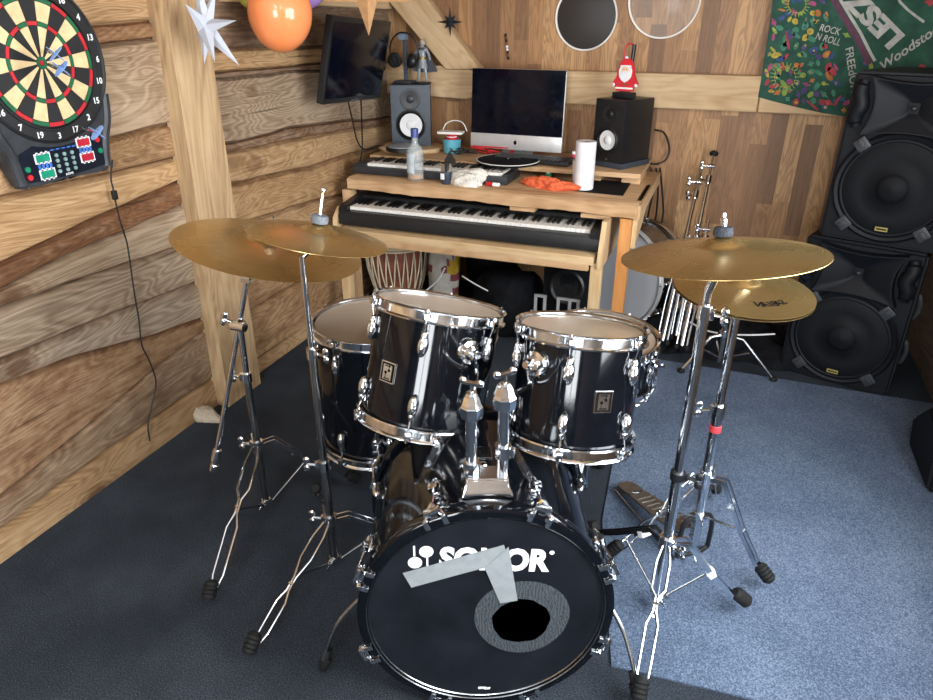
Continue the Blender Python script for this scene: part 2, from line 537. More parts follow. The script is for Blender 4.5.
# left wall: near boards, then the boards beyond the post (z at start, z at end, greyness, bark)
near = [(-0.02, -0.02, 0.1, .05), (0.10, 0.13, 0.7, .25), (0.19, 0.36, 0.35, .45), (0.55, 0.385, 0.95, .0), (0.615, 0.545, .85, .0), (0.74, 0.70, 0.75, .0),
        (0.79, 0.855, 0.3, .75), (0.84, 0.95, 0.0, .0), (1.06, 1.03, 0.1, .35), (1.12, 1.145, 0.65, 0.0), (1.37, 1.43, 0.1, .55), (1.43, 1.47, 0.1, .0),
        (1.68, 1.7, .5, .0), (1.95, 1.93, .2, .1), (2.15, 2.17, .6, 0), (2.36, 2.36, 0, 0)]
yA0, yA1 = FY, 2.05
def ext(e, ya, yb, yn0, yn1):   # edge heights were read at ya and yb
    s = (e[1] - e[0]) / (yb - ya)
    s0 = s * 0.25
    return (e[0] + s0 * (yn0 - ya), e[1] + s * (yn1 - yb), e[2], e[3])
# the boards are two lengths: one up to y = 1.1, one from there to the post
w = board_wall('wall_left', [(e[0], e[1], e[2], e[3]) for e in near], 1.0, 2.08)
struct(w)
o = board_wall('boards_near', [(e[0] + (0 if i in (0, len(near) - 1) else .03 * math.sin(i * 2.1)), e[0], e[2], e[3]) for i, e in enumerate(near)], yA0, 1.0, w)
far = [(-0.02, -0.02, .1, .1), (0.12, 0.10, .1, .3), (0.32, 0.30, .15, .35), (0.52, 0.44, .1, .1), (0.70, 0.62, .0, .25), (0.88, 0.82, .15, .0), (1.03, 0.93, .9, .45),
       (1.065, 0.955, .75, .0), (1.28, 1.25, .95, .25), (1.305, 1.275, .0, .0), (1.40, 1.34, .9, .35), (1.63, 1.60, .5, .3), (1.85, 1.85, .2, 0), (2.1, 2.1, .6, 0), (2.36, 2.36, 0, 0)]
o = board_wall('boards_far', far, 2.08, BY, w)

# floor, ceiling and the other walls
def slab(name, c, s, mat, gdir=None):
    o = MB().box(c, s).build(name, mat)
    if gdir: grain(o, gdir)
    return struct(o)
slab('floor', ((LX + RX) / 2, (FY + BY) / 2, -0.05), (RX - LX + 0.3, BY - FY + 0.3, 0.1), 'carpet_dark')
slab('wall_back', ((LX + RX) / 2, BY + 0.05, CZ / 2), (RX - LX + 0.3, 0.1, CZ + .1), 'laminate')
slab('ceiling', ((LX + RX) / 2, (0.9 + BY) / 2, CZ + 0.05), (RX - LX + 0.3, BY - 0.9 + 0.3, 0.1), 'ceiling')
slab('ceiling_front', ((LX + RX) / 2, (FY + 0.75) / 2, CZ + 0.05), (RX - LX + 0.3, 0.75 - FY, 0.1), 'pale_paint')

def framed_wall(name, mat, axis, pos, a0, a1, holes, out):
    """a wall with openings: axis 'x' = wall at constant x, running along y"""
    mb = MB()
    cuts = sorted(holes)
    segs = []
    cur = a0
    for h0, h1, z0, z1 in cuts:
        if h0 > cur: segs.append((cur, h0, 0, CZ))
        if z0 > 0: segs.append((h0, h1, 0, z0))
        if z1 < CZ: segs.append((h0, h1, z1, CZ))
        cur = h1
    segs.append((cur, a1, 0, CZ))
    for s0, s1, z0, z1 in segs:
        if axis == 'x': mb.box((pos + out * 0.05, (s0 + s1) / 2, (z0 + z1) / 2), (0.1, s1 - s0, z1 - z0))
        else: mb.box(((s0 + s1) / 2, pos + out * 0.05, (z0 + z1) / 2), (s1 - s0, 0.1, z1 - z0))
    o = mb.build(name, mat)
    grain(o, (0, 1, 0) if axis == 'x' else (1, 0, 0))
    return struct(o)
W_RIGHT = (0.35, 2.15, 0.6, 2.1)       # y0, y1, z0, z1
W_FRONT = (-0.75, 0.65, 0.4, 2.2)      # x0, x1, z0, z1
framed_wall('wall_right', 'dark_boards', 'x', RX, FY, BY, [W_RIGHT], 1)
framed_wall('wall_front', 'painted', 'y', FY, LX, RX, [W_FRONT], -1)
def window(name, axis, pos, a0, a1, z0, z1, out):
    mb = MB()
    t, d = 0.05, 0.08
    def bar(u0, u1, v0, v1):
        if axis == 'x': mb.box((pos + out * 0.05, (u0 + u1) / 2, (v0 + v1) / 2), (d, u1 - u0, v1 - v0))
        else: mb.box(((u0 + u1) / 2, pos + out * 0.05, (v0 + v1) / 2), (u1 - u0, d, v1 - v0))
    bar(a0, a1, z0, z0 + t); bar(a0, a1, z1 - t, z1); bar(a0, a0 + t, z0, z1); bar(a1 - t, a1, z0, z1)
    m = (a0 + a1) / 2
    bar(m - .03, m + .03, z0, z1)
    return struct(mb.build(name, 'white'))
window('window_1', 'x', RX, *W_RIGHT, 1)
window('window_2', 'y', FY, *W_FRONT, -1)

# timber frame
def timber(name, poly, vec, mat, gdir, kind=True, bev=0.004):
    mb = MB().prism(poly, vec)
    bmesh.ops.bevel(mb.bm, geom=mb.bm.edges[:], offset=bev, segments=1, affect='EDGES', clamp_overlap=True)
    o = mb.build(name, mat)
    grain(o, gdir)
    return struct(o)
# leaning post on the left wall
p = [V((LX, 2.02, 0)), V((LX, 2.25, 0)), V((LX, 2.245, 0.75)), V((LX, 2.245, 1.3)), V((LX, 2.24, 2.35)), V((LX, 2.04, 2.35)), V((LX, 2.045, 1.4)), V((LX, 2.035, .75))]
timber('trim_1', p, (0.075, 0, 0), 'post', (0, 0.05, 1))
B = BY
def wallpoly(pts): return [V((x, B, z)) for x, z in pts]
timber('trim_2', wallpoly([(-1.9, 1.10), (-1.41, 1.085), (-1.36, 1.10), (-1.35, 1.22), (-1.42, 1.25), (-1.9, 1.26)]), (0, -0.06, 0), 'beam', (1, 0, 0))
timber('trim_3', wallpoly([(-1.35, 1.085), (0.085, 1.08), (0.085, 1.243), (-1.35, 1.243)]), (0, -0.06, 0), 'beam', (1, 0, 0))
timber('trim_4', wallpoly([(0.09, 1.08), (0.98, 1.075), (0.98, 1.238), (0.09, 1.243)]), (0, -0.055, 0), 'beam', (1, 0, 0))
timber('trim_5', wallpoly([(-1.9, 1.62), (-1.52, 1.235), (-1.325, 1.243), (-1.62, 1.575), (-1.9, 1.86)]), (0, -0.085, 0), 'beam', (.65, 0, -.75))
timber('trim_6', [V((LX, 2.4, 1.55)), V((LX, 3.8, 1.53)), V((LX, 3.8, 1.70)), V((LX, 2.4, 1.72))], (0.06, 0, 0), 'beam', (0, 1, 0))

# blue carpet piece laid over the dark carpet
rug = [(-0.27, 3.12), (-0.245, 2.345), (-0.212, 1.85), (-0.085, 1.29), (0.28, 1.315), (0.98, 1.375), (0.98, 3.10)]
o = MB().prism([V((x, y, 0)) for x, y in rug], (0, 0, 0.006)).build('carpet_piece', 'carpet_blue')
tag(o, 'blue speckled carpet piece laid over the dark floor carpet under the cymbal stands', 'carpet')

# ------------------------------------------------------------------ drums
def lugs_and_rods(root, c, n, a, b, Rs, L, count, phase, rod_out, both=True):
    for i in range(count):
        t = math.radians(phase + 360 / count * i)
        d = b * math.cos(t) + a * math.sin(t)          # b faces the viewer, a to the right
        s = n.cross(d)
        for top in (1, 0):
            h = -0.068 if top else -L + 0.068
            sg = 1 if top else -1
            p = c + n * h + d * (Rs + 0.008)
            R = mat3(s, d, n)
            mb = MB()
            mb.ell(p - n * 0.012 * sg, (0.0135, 0.015, 0.028), R)
            mb.ell(p + n * 0.012 * sg, (0.0085, 0.011, 0.016), R)
            mb.box(p - d * 0.007, (0.017, 0.006, 0.05), R, bev=0.002)
            lug = mb.build('lug', 'chrome', root)
            mb = MB()
            q = c + n * (0.0 if top else -L) + d * rod_out
            mb.cyl(p + n * 0.02 * sg + d * 0.0, q - n * 0.012 * sg, 0.0026, seg=8)
            mb.cyl(q - n * 0.008 * sg, q + n * 0.008 * sg, 0.0055, seg=8)
            mb.cyl(q + n * 0.008 * sg, q + n * 0.014 * sg, 0.0038, seg=6)
            mb.build('tension_rod', 'chrome', lug)

def hoop(root, c, n, R, sg, count, phase, a, b):
    """triple-flanged hoop: lower lip out, wall up, top lip out, with ears for the rods"""
    mb = MB()
    prof = [(R - 0.010, -0.020), (R - 0.001, -0.022), (R, -0.018), (R - 0.0065, -0.015), (R - 0.0065, 0.004), (R - 0.002, 0.008), (R - 0.0005, 0.0105), (R - 0.003, 0.012), (R - 0.0095, 0.008), (R - 0.0095, -0.016), (R - 0.010, -0.020)]
    mb.lathe([(r, h * sg) for r, h in prof], c, n, 72)
    for i in range(count):
        t = math.radians(phase + 360 / count * i)
        d = b * math.cos(t) + a * math.sin(t)
        mb.box(c + d * (R + 0.002) - n * 0.006 * sg, (0.02, 0.014, 0.016), mat3(n.cross(d), d, n), bev=0.003)
    return mb.build('hoop', 'chrome', root, 30)

def badge_part(root, c, right, up, w, h, thin=False):
    n = right.cross(up)
    R = mat3(right, up, n)
    mb = MB()
    mb.box(c, (w, h, 0.003), R, 0, 0.0006)
    mb.box(c + n * 0.0016, (w * 0.88, h * 0.88, 0.001), R, 1)
    mb.box(c + n * 0.0022, (w * 0.62, h * 0.72, 0.001), R, 0)
    for sx, sy, k in ((-0.11, -0.02, 1), (0.11, 0.1, -1)):
        o = c + n * 0.0029 + right * (w * sx) + up * (h * sy)
        mb.cyl(o, o + n * 0.0006, w * 0.085, seg=14, m=1)
        mb.box(o + up * (h * 0.14 * -k), (w * 0.035, h * 0.26, 0.0006), R, 1)
    mb.box(c + n * 0.0029 + up * (h * 0.3), (w * 0.42, h * 0.05, 0.0006), R, 1)
    mb.box(c + n * 0.0029 - up * (h * 0.3), (w * 0.42, h * 0.05, 0.0006), R, 1)
    o = mb.build('badge', ['chrome', 'ink_black'], root, smooth=False)
    o['label'] = 'square silver maker plate with two mallets'
    return o

def make_drum(name, label, cat, top, n, R, L, count, phase, head='clear_head', group=None, bottom_head=True, hoopmat='chrome'):
    n = V(n).normalized()
    top = V(top)
    a, b0, _ = frame(n)
    toward = V((0, -1, 0)); toward -= n * toward.dot(n); toward.normalize()
    b = toward
    a = n.cross(b)
    Rs = R - 0.014
    root = thing(name, label, cat, top - n * L, group)
    mb = MB()
    mb.lathe([(Rs - 0.007, 0.0), (Rs, -0.004), (Rs, -L + 0.004), (Rs - 0.007, -L), (Rs - 0.007, 0.0)], top, n, 96)
    sh = mb.build('shell', 'black_lacquer', root, 40)
    hd = MB().lathe([(0, 0.0005), (Rs - 0.012, 0.0005), (Rs - 0.003, 0.0018), (Rs + 0.001, -0.006)], top, n, 72).build('batter_head', head, root, 60)
    if bottom_head:
        MB().lathe([(0, -0.0005), (Rs - 0.012, -0.0005), (Rs + 0.001, 0.006)], top - n * L, n, 72).build('resonant_head', 'clear_head', root, 60)
    o = hoop(root, top, n, R, 1, count, phase, a, b)
    o.data.materials[0] = M[hoopmat]
    o = hoop(root, top - n * L, n, R, -1, count, phase, a, b)
    lugs_and_rods(root, top, n, a, b, Rs, L, count, phase, R + 0.003)
    return root, top, n, a, b, Rs

def on_shell(px, py, top, n, Rs):
    """where a direction first meets the shell cylinder"""
    d = ray(px, py)
    o = EYE - top
    dp = d - n * d.dot(n); op = o - n * o.dot(n)
    A, Bq, Cq = dp.dot(dp), 2 * dp.dot(op), op.dot(op) - Rs * Rs
    t = (-Bq - math.sqrt(max(0, Bq * Bq - 4 * A * Cq))) / (2 * A)
    p = EYE + d * t
    r = (p - top); r -= n * r.dot(n)
    return p, r.normalized()

# rack toms
LT = make_drum('rack_tom', 'black rack tom with chrome hoops on the viewer\'s left of the bass drum mount', 'drum', (-0.662, 1.568, 0.812), (0.081, 0.294, 1), 0.18, 0.315, 6, 11, group='rack toms')
RTm = make_drum('rack_tom', 'black rack tom with chrome hoops on the right of the mount, beside the blue carpet', 'drum', (-0.282, 1.58, 0.802), (-0.005, 0.236, 1), 0.168, 0.286, 6, 3, group='rack toms')
for dr, px, py in ((LT, 388, 372), (RTm, 603, 402)):
    root, top, n, a, b, Rs = dr
    p, r = on_shell(px, py, top, n, Rs)
    right = n.cross(r)
    badge_part(root, p + r * 0.0005, right, n, 0.046, 0.054)

# floor tom
FT = make_drum('floor_tom', 'black floor tom on three legs at the far left of the kit', 'drum', (-0.976, 1.788, 0.63), (0.0, 0.03, 1), 0.208, 0.42, 8, -10)
root, top, n, a, b, Rs = FT
for t in (25, 145, 265):
    t = math.radians(t)
    d = b * math.cos(t) + a * math.sin(t)
    p = top + d * (Rs + 0.022)
    leg = MB().tube([p - n * 0.27, p - n * 0.44, V((p.x, p.y, 0.10)) + d * 0.02, V((p.x, p.y, 0.03)) + d * 0.035], 0.0055, 10).build('leg', 'steel', root)
    q = V((p.x, p.y, 0.0)) + d * 0.037
    MB().lathe([(0.0, 0.0), (0.013, 0.0), (0.014, 0.02), (0.008, 0.045), (0, 0.046)], q, (0, 0, 1), 16).build('rubber_foot', 'rubber', leg)
    mb = MB()
    R = mat3(n.cross(d), d, n)
    mb.lathe([(0, 0.012), (0.02, 0.010), (0.023, 0.0), (0.02, -0.008)], top + d * (Rs + 0.006) - n * 0.335, d, 20)
    mb.box(p - n * 0.335, (0.026, 0.022, 0.03), R, bev=0.004)
    mb.cyl(p - n * 0.335, p - n * 0.335 + d * 0.035, 0.005, seg=10)
    mb.box(p - n * 0.335 + d * 0.035, (0.032, 0.006, 0.012), R, bev=0.002)
    mb.build('leg_bracket', 'chrome', root)

# snare behind the right-hand tom
SN = make_drum('snare_drum', 'snare drum with clear head half hidden behind the right rack tom', 'drum', (-0.292, 1.935, 0.625), (0.02, 0.0, 1), 0.186, 0.145, 8, -20)
root, top, n, a, b, Rs = SN
t = math.radians(72)
d = b * math.cos(t) + a * math.sin(t)
mb = MB()
R = mat3(n.cross(d), d, n)
mb.box(top + d * (Rs + 0.012) - n * 0.06, (0.03, 0.022, 0.075), R, bev=0.004)
mb.cyl(top + d * (Rs + 0.02) - n * 0.04, top + d * (Rs + 0.045) - n * 0.03, 0.006, seg=10)
mb.tube([top + d * (Rs + 0.024) - n * 0.05, top + d * (Rs + 0.03) - n * 0.11, top + d * (Rs + 0.012) - n * 0.15], 0.004, 8)
mb.build('strainer', 'chrome', root)
# its stand: three arms hold the hoop, tripod below
sb = V((-0.292, 1.935, 0))
root = thing('snare_stand', 'chrome basket stand under the snare drum behind the right rack tom', 'stand', sb)
MB().cyl(sb + V((0, 0, 0.05)), sb + V((0, 0, 0.43)), 0.011).build('tube', 'chrome', root)
for k in range(3):
    t = math.radians((85, 195, 265)[k])
    d = V((math.cos(t), math.sin(t), 0))
    MB().tube([sb + V((0, 0, .40)), sb + d * 0.12 + V((0, 0, .43)), sb + d * 0.2 + V((0, 0, .455)), sb + d * 0.212 + V((0, 0, .49))], 0.006, 8).build('arm', 'chrome', root)
    lg = MB().tube([sb + V((0, 0, .24)), sb + d * 0.2 + V((0, 0, .03))], 0.007, 8).build('leg', 'chrome', root)
    MB().ell(sb + d * 0.205 + V((0, 0, .018)), (0.018, 0.018, 0.018)).build('rubber_foot', 'rubber', lg)

# bass drum ---------------------------------------------------------------
n = V((math.sin(0.399) * 1.0, -math.cos(0.399), 0.022)).normalized()      # front of the drum faces the viewer
c = V((-0.357, 1.084, 0.2895)) - n * 0.004
up = V((0, 0, 1)); up -= n * up.dot(n); up.normalize()
right = up.cross(n)
RB, LB = 0.278, 0.42
root = thing('bass_drum', 'large black bass drum with white lettering and a port hole in its front head', 'drum', (c.x - n.x * .2, c.y - n.y * .2, 0))
BASS = root
mb = MB().lathe([(RB - 0.008, -0.0), (RB, -0.004), (RB, -LB + 0.004), (RB - 0.008, -LB), (RB - 0.008, 0)], c - n * 0.02, n, 128)
mb.build('shell', 'black_lacquer', root, 40)
for h, sg in ((0.0, 1), (-LB - 0.02, -1)):
    mb = MB().lathe([(RB - 0.012, 0.004 * sg), (RB - 0.008, 0.006 * sg), (RB + 0.006, 0.006 * sg), (RB + 0.013, 0.003 * sg), (RB + 0.014, -0.03 * sg), (RB + 0.012, -0.034 * sg), (RB + 0.002, -0.034 * sg), (RB + 0.002, -0.004 * sg), (RB - 0.012, 0.0), (RB - 0.012, 0.004 * sg)], c + n * h, n, 128)
    mb.build('hoop', 'black_lacquer', root, 30)
MB().lathe([(RB - 0.0135, -0.001), (RB - 0.0105, 0.004), (RB - 0.0075, 0.0072), (RB - 0.0095, 0.0015)], c, n, 128).build('head_collar', 'steel', root, 60)
# front head with its port hole
hp = c - n * 0.002
def H(px, py, lift=0.0): return at_plane(px, py, hp, n) + n * lift
hc, rc = H(521, 621), H(522, 617)
hr, rr = 0.066, 0.109
K = 120
hole, outer = [], []
mb = MB()
ro = RB - 0.010
for i in range(K):
    t = 2 * PI * i / K
    d = right * math.cos(t) + up * math.sin(t)
    rw = hr * (1 + 0.02 * math.sin(5 * t) + 0.012 * math.sin(11 * t + 1))
    hole.append(hc + d * rw)
    o = hc - hp
    bq = o.dot(d); cq = o.dot(o) - ro * ro
    outer.append(hc + d * (-bq + math.sqrt(bq * bq - cq)))
back = [p - n * 0.0006 for p in hole]
mb.loft([outer, hole, back], cap=False)
head = mb.build('front_head', 'film', root)
head['label'] = 'black front head with a round port hole'
mb = MB()
ri, ro2 = [], []
for i in range(K):
    t = 2 * PI * i / K
    d = right * math.cos(t) + up * math.sin(t)
    o = hc - rc
    rp = rc + d * rr * (1 + 0.015 * math.sin(3 * t))
    ro2.append(rp + n * 0.0008)
    ri.append(hole[i] + (hole[i] - hc) * 0.01 + n * 0.0008)
mb.loft([ro2, ri, [p - n * 0.0008 for p in ri]], cap=False)
mb.build('port_ring', 'patch', head)
# rear head closes the drum
MB().lathe([(0, 0), (RB - 0.01, 0)], c - n * (LB + 0.018), n, 64).build('rear_head', 'film', root)
# lettering and mallets
mb = MB()
p0 = H(438.5, 569.5, 0.0006); p1 = H(549, 572, 0.0006)
tdir = (p1 - p0).normalized(); tup = n.cross(tdir)
put_text(mb, 'SONOR', p0, tdir, tup, width=(p1 - p0).length, height=(H(530, 549) - H(530, 572)).length, bold=0.05)
mb.build('lettering', 'ink_white', head, smooth=False)
mb = MB()
q = H(552, 552.5, 0.0006); mb.cyl(q, q + n * 0.0003, 0.0055, seg=16)
mb.build('trademark_dot', 'ink_white', head, smooth=False)
mb = MB()
for (bx, by), (sx0, sy0), (sx1, sy1) in (((415.0, 562.5), (414.2, 546), (414.2, 556)), ((426.3, 551.5), (427.3, 557), (427.3, 567))):
    o = H(bx, by, 0.0006)
    mb.cyl(o, o + n * 0.0003, 0.0155, seg=28)
    s0, s1 = H(sx0, sy0, 0.0006), H(sx1, sy1, 0.0006)
    mb.box((s0 + s1) / 2, (0.0042, (s1 - s0).length * 1.05, 0.0004), mat3(right, up, n))
mb.build('mallet_logo', 'ink_white', head, smooth=False)
mb = MB()
for px, py, w in ((481, 687, 0.022), (487, 687.5, 0.02)):
    put_text(mb, 'ew', H(px - 3, py + 2, 0.0006), right, up, width=w * 0.8, height=0.009, bold=0.05)
mb.build('maker_mark', 'ink_white', head, smooth=False)
mb = MB()
for quad in (((402.7, 572.6), (504, 544.3), (509, 560.5), (411.4, 587)), ((484.7, 567.2), (508.5, 546), (517.5, 599.6), (500, 602.4))):
    lift = 0.0012 if quad[0][0] < 450 else 0.0022
    pts = [H(x, y, lift) for x, y in quad]
    mb.prism(pts, n * 0.0008)
tp = mb.build('duct_tape', 'tape', head, smooth=False)
tp['label'] = 'two strips of silver duct tape'
# claw hooks, lugs and rods
for ang in (22.5, 67.5, 112.5, 157.5, 202.5, 247.5, 292.5, 337.5):
    t = math.radians(ang)
    d = up * math.cos(t) + right * math.sin(t)
    s = n.cross(d)
    R = mat3(s, d, n)
    for end, sg in ((0.0, 1), (-LB - 0.02, -1)):
        e = c + n * end
        rim = e + d * (RB + 0.016)
        mb = MB()
        mb.box(rim - n * 0.014 * sg + d * 0.002, (0.018, 0.006, 0.036), R, bev=0.002)
        for k in (-1, 1):
            mb.tube([rim - n * 0.03 * sg + d * 0.012, rim - n * 0.012 * sg + s * 0.013 * k + d * 0.006, rim + n * 0.009 * sg + s * 0.021 * k + d * 0.001], [0.006, 0.006, 0.0055], 8)
            mb.box(rim + n * 0.0085 * sg + s * 0.021 * k - d * 0.009, (0.012, 0.022, 0.005), R, bev=0.002)
        ck = mb.build('claw_hook', 'chrome', root)
        r0 = rim - n * 0.024 * sg + d * 0.014
        r1 = c + n * (end - 0.10 * sg) + d * (RB + 0.018)
        mb = MB().cyl(r0 + n * 0.012 * sg, r1, 0.0032, seg=8)
        mb.box(r0 + n * 0.02 * sg, (0.036, 0.009, 0.016), R, bev=0.003)
        mb.build('tension_rod', 'chrome', ck)
        mb = MB()
        lp = c + n * (end - 0.115 * sg) + d * (RB + 0.009)
        mb.ell(lp, (0.013, 0.014, 0.03), R)
        mb.box(lp - d * 0.006, (0.02, 0.006, 0.055), R, bev=0.002)
        mb.box(lp + d * 0.012 + n * 0.018 * sg, (0.022, 0.016, 0.022), R, bev=0.003)
        mb.build('lug', 'chrome', root)
# spurs
for px, py, sx, zz in ((323, 668, -1, 0.012), (637, 696, 1, 0.012)):
    foot = at(px, py, z=zz)
    d = (right * sx * 0.95 - up * 0.2).normalized()
    s0 = c - n * 0.14 + d * (RB + 0.004)
    mid = s0 * 0.5 + foot * 0.5 + d * 0.02 + V((0, 0, 0.03))
    mb = MB()
    mb.lathe([(0, 0.02), (0.02, 0.018), (0.026, 0.0), (0.026, -0.01)], s0, d, 20)
    mb.build('spur_bracket', 'chrome', root)
    sp = MB().tube(spline([s0 + d * 0.01, mid, foot + V((0, 0, 0.025))], 8), 0.0055, 10).build('spur', 'steel', root)
    dv = (mid - foot).normalized()
    MB().lathe([(0.0, -0.008), (0.008, -0.006), (0.014, 0.012), (0.015, 0.03), (0.009, 0.034), (0.009, 0.06), (0, 0.06)], foot, dv, 16).build('rubber_tip', 'rubber', sp)
# tom mount on top of the bass drum
mt = V((-0.392, 1.175, 0))
md = V((0.0, 0.0, 0.0))
bx = right.copy(); bn = n.copy()
zt = 0.575
mb = MB()
base = V((mt.x, mt.y, zt))
R = mat3(bx, V((0, 0, 1)).cross(bx), V((0, 0, 1)))
mb.loft([[base + bx * sx * w + R.col[1] * sy * dd + V((0, 0, h)) for sx, sy in ((-1, -1), (1, -1), (1, 1), (-1, 1))] for w, dd, h in ((0.056, 0.045, -0.012), (0.056, 0.045, 0.0), (0.047, 0.032, 0.02), (0.046, 0.026, 0.034))])
bmesh.ops.bevel(mb.bm, geom=mb.bm.edges[:], offset=0.003, segments=2, affect='EDGES')
mb.build('tom_mount_base', 'chrome', root)
for k, dr, mpx in ((-1, LT, (468, 351)), (1, RTm, (538, 363))):
    bp = base + bx * 0.034 * k
    topz = 0.765 if k < 0 else 0.785
    tp_ = V((bp.x, bp.y, topz))
    post = MB().cyl(bp + V((0, 0, 0.02)), tp_, 0.0125, seg=20).build('tom_post', 'chrome', root)
    mb = MB()
    zc = 0.625 if k < 0 else 0.665
    mb.cyl(V((bp.x, bp.y, zc - .015)), V((bp.x, bp.y, zc + .015)), 0.0185, seg=10)
    mb.box(V((bp.x + .018 * k, bp.y, zc)), (0.016, 0.014, 0.022), bev=0.003)
    mb.build('memory_collar', 'chrome', post)
    mb = MB()
    mb.lathe([(0.0, -0.02), (0.014, -0.02), (0.024, -0.012), (0.026, 0.0), (0.026, 0.014), (0.021, 0.022), (0.017, 0.036), (0.011, 0.045), (0.0, 0.047)], tp_, (0, 0, 1), 8)
    mb.build('ball_clamp', 'chrome', post, 25)
    mb = MB().cyl(tp_ + V((0, 0, 0.04)), tp_ + V((0, 0, 0.066)), 0.0045, seg=10)
    mb.box(tp_ + V((0, 0, 0.066)), (0.046, 0.009, 0.009), R @ Matrix.Rotation(0.5 * k, 3, 'Z'), bev=0.003)
    for q in (-1, 1): mb.ell(tp_ + V((0, 0, 0.069)) + (R @ Matrix.Rotation(0.5 * k, 3, 'Z')).col[0] * 0.02 * q, (0.008, 0.005, 0.009))
    mb.build('wing_nut', 'chrome', post)
    # the arm belongs to the tom
    troot, ttop, tn, ta, tb, tRs = dr
    p, r = on_shell(*mpx, ttop, tn, tRs)
    mb = MB()
    mb.lathe([(0, 0.028), (0.016, 0.028), (0.021, 0.018), (0.030, 0.014), (0.034, 0.005), (0.034, -0.003)], p, r, 28)
    mb.cyl(p + r * 0.02, p + r * 0.045, 0.009, seg=12)
    mb.box(p + r * 0.03 + tn.cross(r) * 0.014, (0.03, 0.01, 0.012), mat3(tn.cross(r), r, tn), bev=0.003)
    br = mb.build('mount_bracket', 'chrome', troot)
    e0 = p + r * 0.034
    e1 = e0 - V((0, 0, 0.055)) + bx * 0.002
    e2 = tp_ + V((0, 0, 0.01)) + (e1 - tp_).normalized() * 0.026
    mb = MB().tube(spline([e0 + V((0, 0, .012)), e0 - V((0, 0, .02)), e1, e2], 6), 0.0062, 10)
    mb.build('mount_arm', 'chrome', troot)
# maker plate and vent on the top of the shell
tb2 = -n
q = c - n * 0.21 + up * (RB + 0.001)
badge_part(root, q - n * 0.02, right, -n, 0.05, 0.05)
MB().lathe([(0.004, 0.002), (0.009, 0.003), (0.011, 0.0)], q + n * 0.03, up, 18).build('air_vent', 'chrome', root)

# ------------------------------------------------- cymbals and their stands
def wing(mb, p, d, size=0.03):
    """a wing screw standing out along d"""
    a, b, n = frame(d)
    mb.cyl(p, p + n * size * 0.7, size * 0.16, seg=10)
    for k in (-1, 1):
        mb.ell(p + n * size * 0.85 + b * size * 0.38 * k, (size * 0.12, size * 0.36, size * 0.3), mat3(a, b, n), seg=12, rings=8)
    return mb

def collar(parent, p, axis, r, d, name='collar', mat='chrome', sz=0.03, L=0.03):
    mb = MB().cyl(p - V(axis) * L / 2, p + V(axis) * L / 2, r, seg=20)
    a = V(axis).normalized()
    dd = V(d) - a * V(d).dot(a); dd.normalize()
    mb.box(p + dd * r, (0.012, 0.014, L * 0.8), mat3(a.cross(dd), dd, a), bev=0.002)
    wing(mb, p + dd * (r + 0.004), dd, sz)
    return mb.build(name, mat, parent)

def rubber_foot(parent, foot, d, mat='rubber'):
    """a ribbed rubber boot at the end of a leg running out along d"""
    d = V(d).normalized()
    side = V((0, 0, 1)).cross(d).normalized()
    u = d.cross(side)
    mb = MB()
    p = V((foot.x, foot.y, 0.0)) + V((0, 0, 0.02))
    prof = [(0.0, -0.022), (0.013, -0.022), (0.019, -0.014)]
    h = -0.014
    for k in range(4): prof += [(0.020, h), (0.020, h + 0.006), (0.0175, h + 0.008)]; h += 0.011
    prof += [(0.013, h + 0.004), (0.0, h + 0.004)]
    ax = (-d * 0.75 + V((0, 0, 0.66))).normalized()
    mb.lathe(prof, p + V((0, 0, 0.004)), ax, 14)
    zmin = min(v.co.z for v in mb.bm.verts)
    bmesh.ops.translate(mb.bm, verts=mb.bm.verts, vec=V((0, 0, foot.z + 0.0005 - zmin)))
    return mb.build('rubber_foot', mat, parent)

def wire_leg(root, top, foot, spread=0.018, mat='chrome', pinch=0.5):
    top, foot = V(top), V((foot.x, foot.y, 0.032))
    d = foot - top
    flat = V((d.x, d.y, 0)).normalized()
    s = V((0, 0, 1)).cross(flat).normalized()
    prof = [(0, .010), (.12, .019), (.30, .019), (pinch - .05, .004), (pinch + .05, .004), (pinch + .14, .016), (.86, .015), (.97, .004)]
    mb = MB()
    for k in (-1, 1):
        mb.tube([top + d * t + s * (w * k * spread / .018) for t, w in prof], 0.0036, 8)
    mb.cyl(top + d * pinch - s * .008, top + d * pinch + s * .008, 0.005, seg=8)
    lg = mb.build('leg', mat, root)
    rubber_foot(lg, foot, flat)
    return lg

def flat_leg(root, top, foot, mat='chrome', width=0.02, tape=None):
    top, foot = V(top), V((foot.x, foot.y, 0.03))
    d = foot - top
    flat = V((d.x, d.y, 0)).normalized()
    s = V((0, 0, 1)).cross(flat).normalized()
    mb = MB()
    knee = top + flat * 0.035 + V((0, 0, 0.006))
    for k in (-1, 1):
        a = top + s * 0.010 * k
        pts = [a, knee + s * width * 0.5 * k, top + d * 0.55 + s * width * 0.5 * k + V((0, 0, .012)), foot + s * width * 0.32 * k]
        for q0, q1 in zip(pts[:-1], pts[1:]):
            ax = (q1 - q0).normalized()
            mb.box((q0 + q1) / 2, (0.0035, (q1 - q0).length + 0.004, 0.014), mat3(s, ax, s.cross(ax)))
    for t in (0.3, 0.55, 0.93):
        mb.cyl(top + d * t - s * width * .5 + V((0, 0, .008)), top + d * t + s * width * .5 + V((0, 0, .008)), 0.004, seg=8)
    lg = mb.build('leg', mat, root, smooth=False)
    if tape is not None:
        ax = d.normalized()
        t = MB().box(top + d * tape + V((0, 0, .012)), (width + 0.008, 0.02, 0.019), mat3(s, ax, s.cross(ax)), bev=0.002).build('tape_wrap', 'paper', lg)
        t['label'] = 'white tape'
    rubber_foot(lg, foot, flat)
    return lg

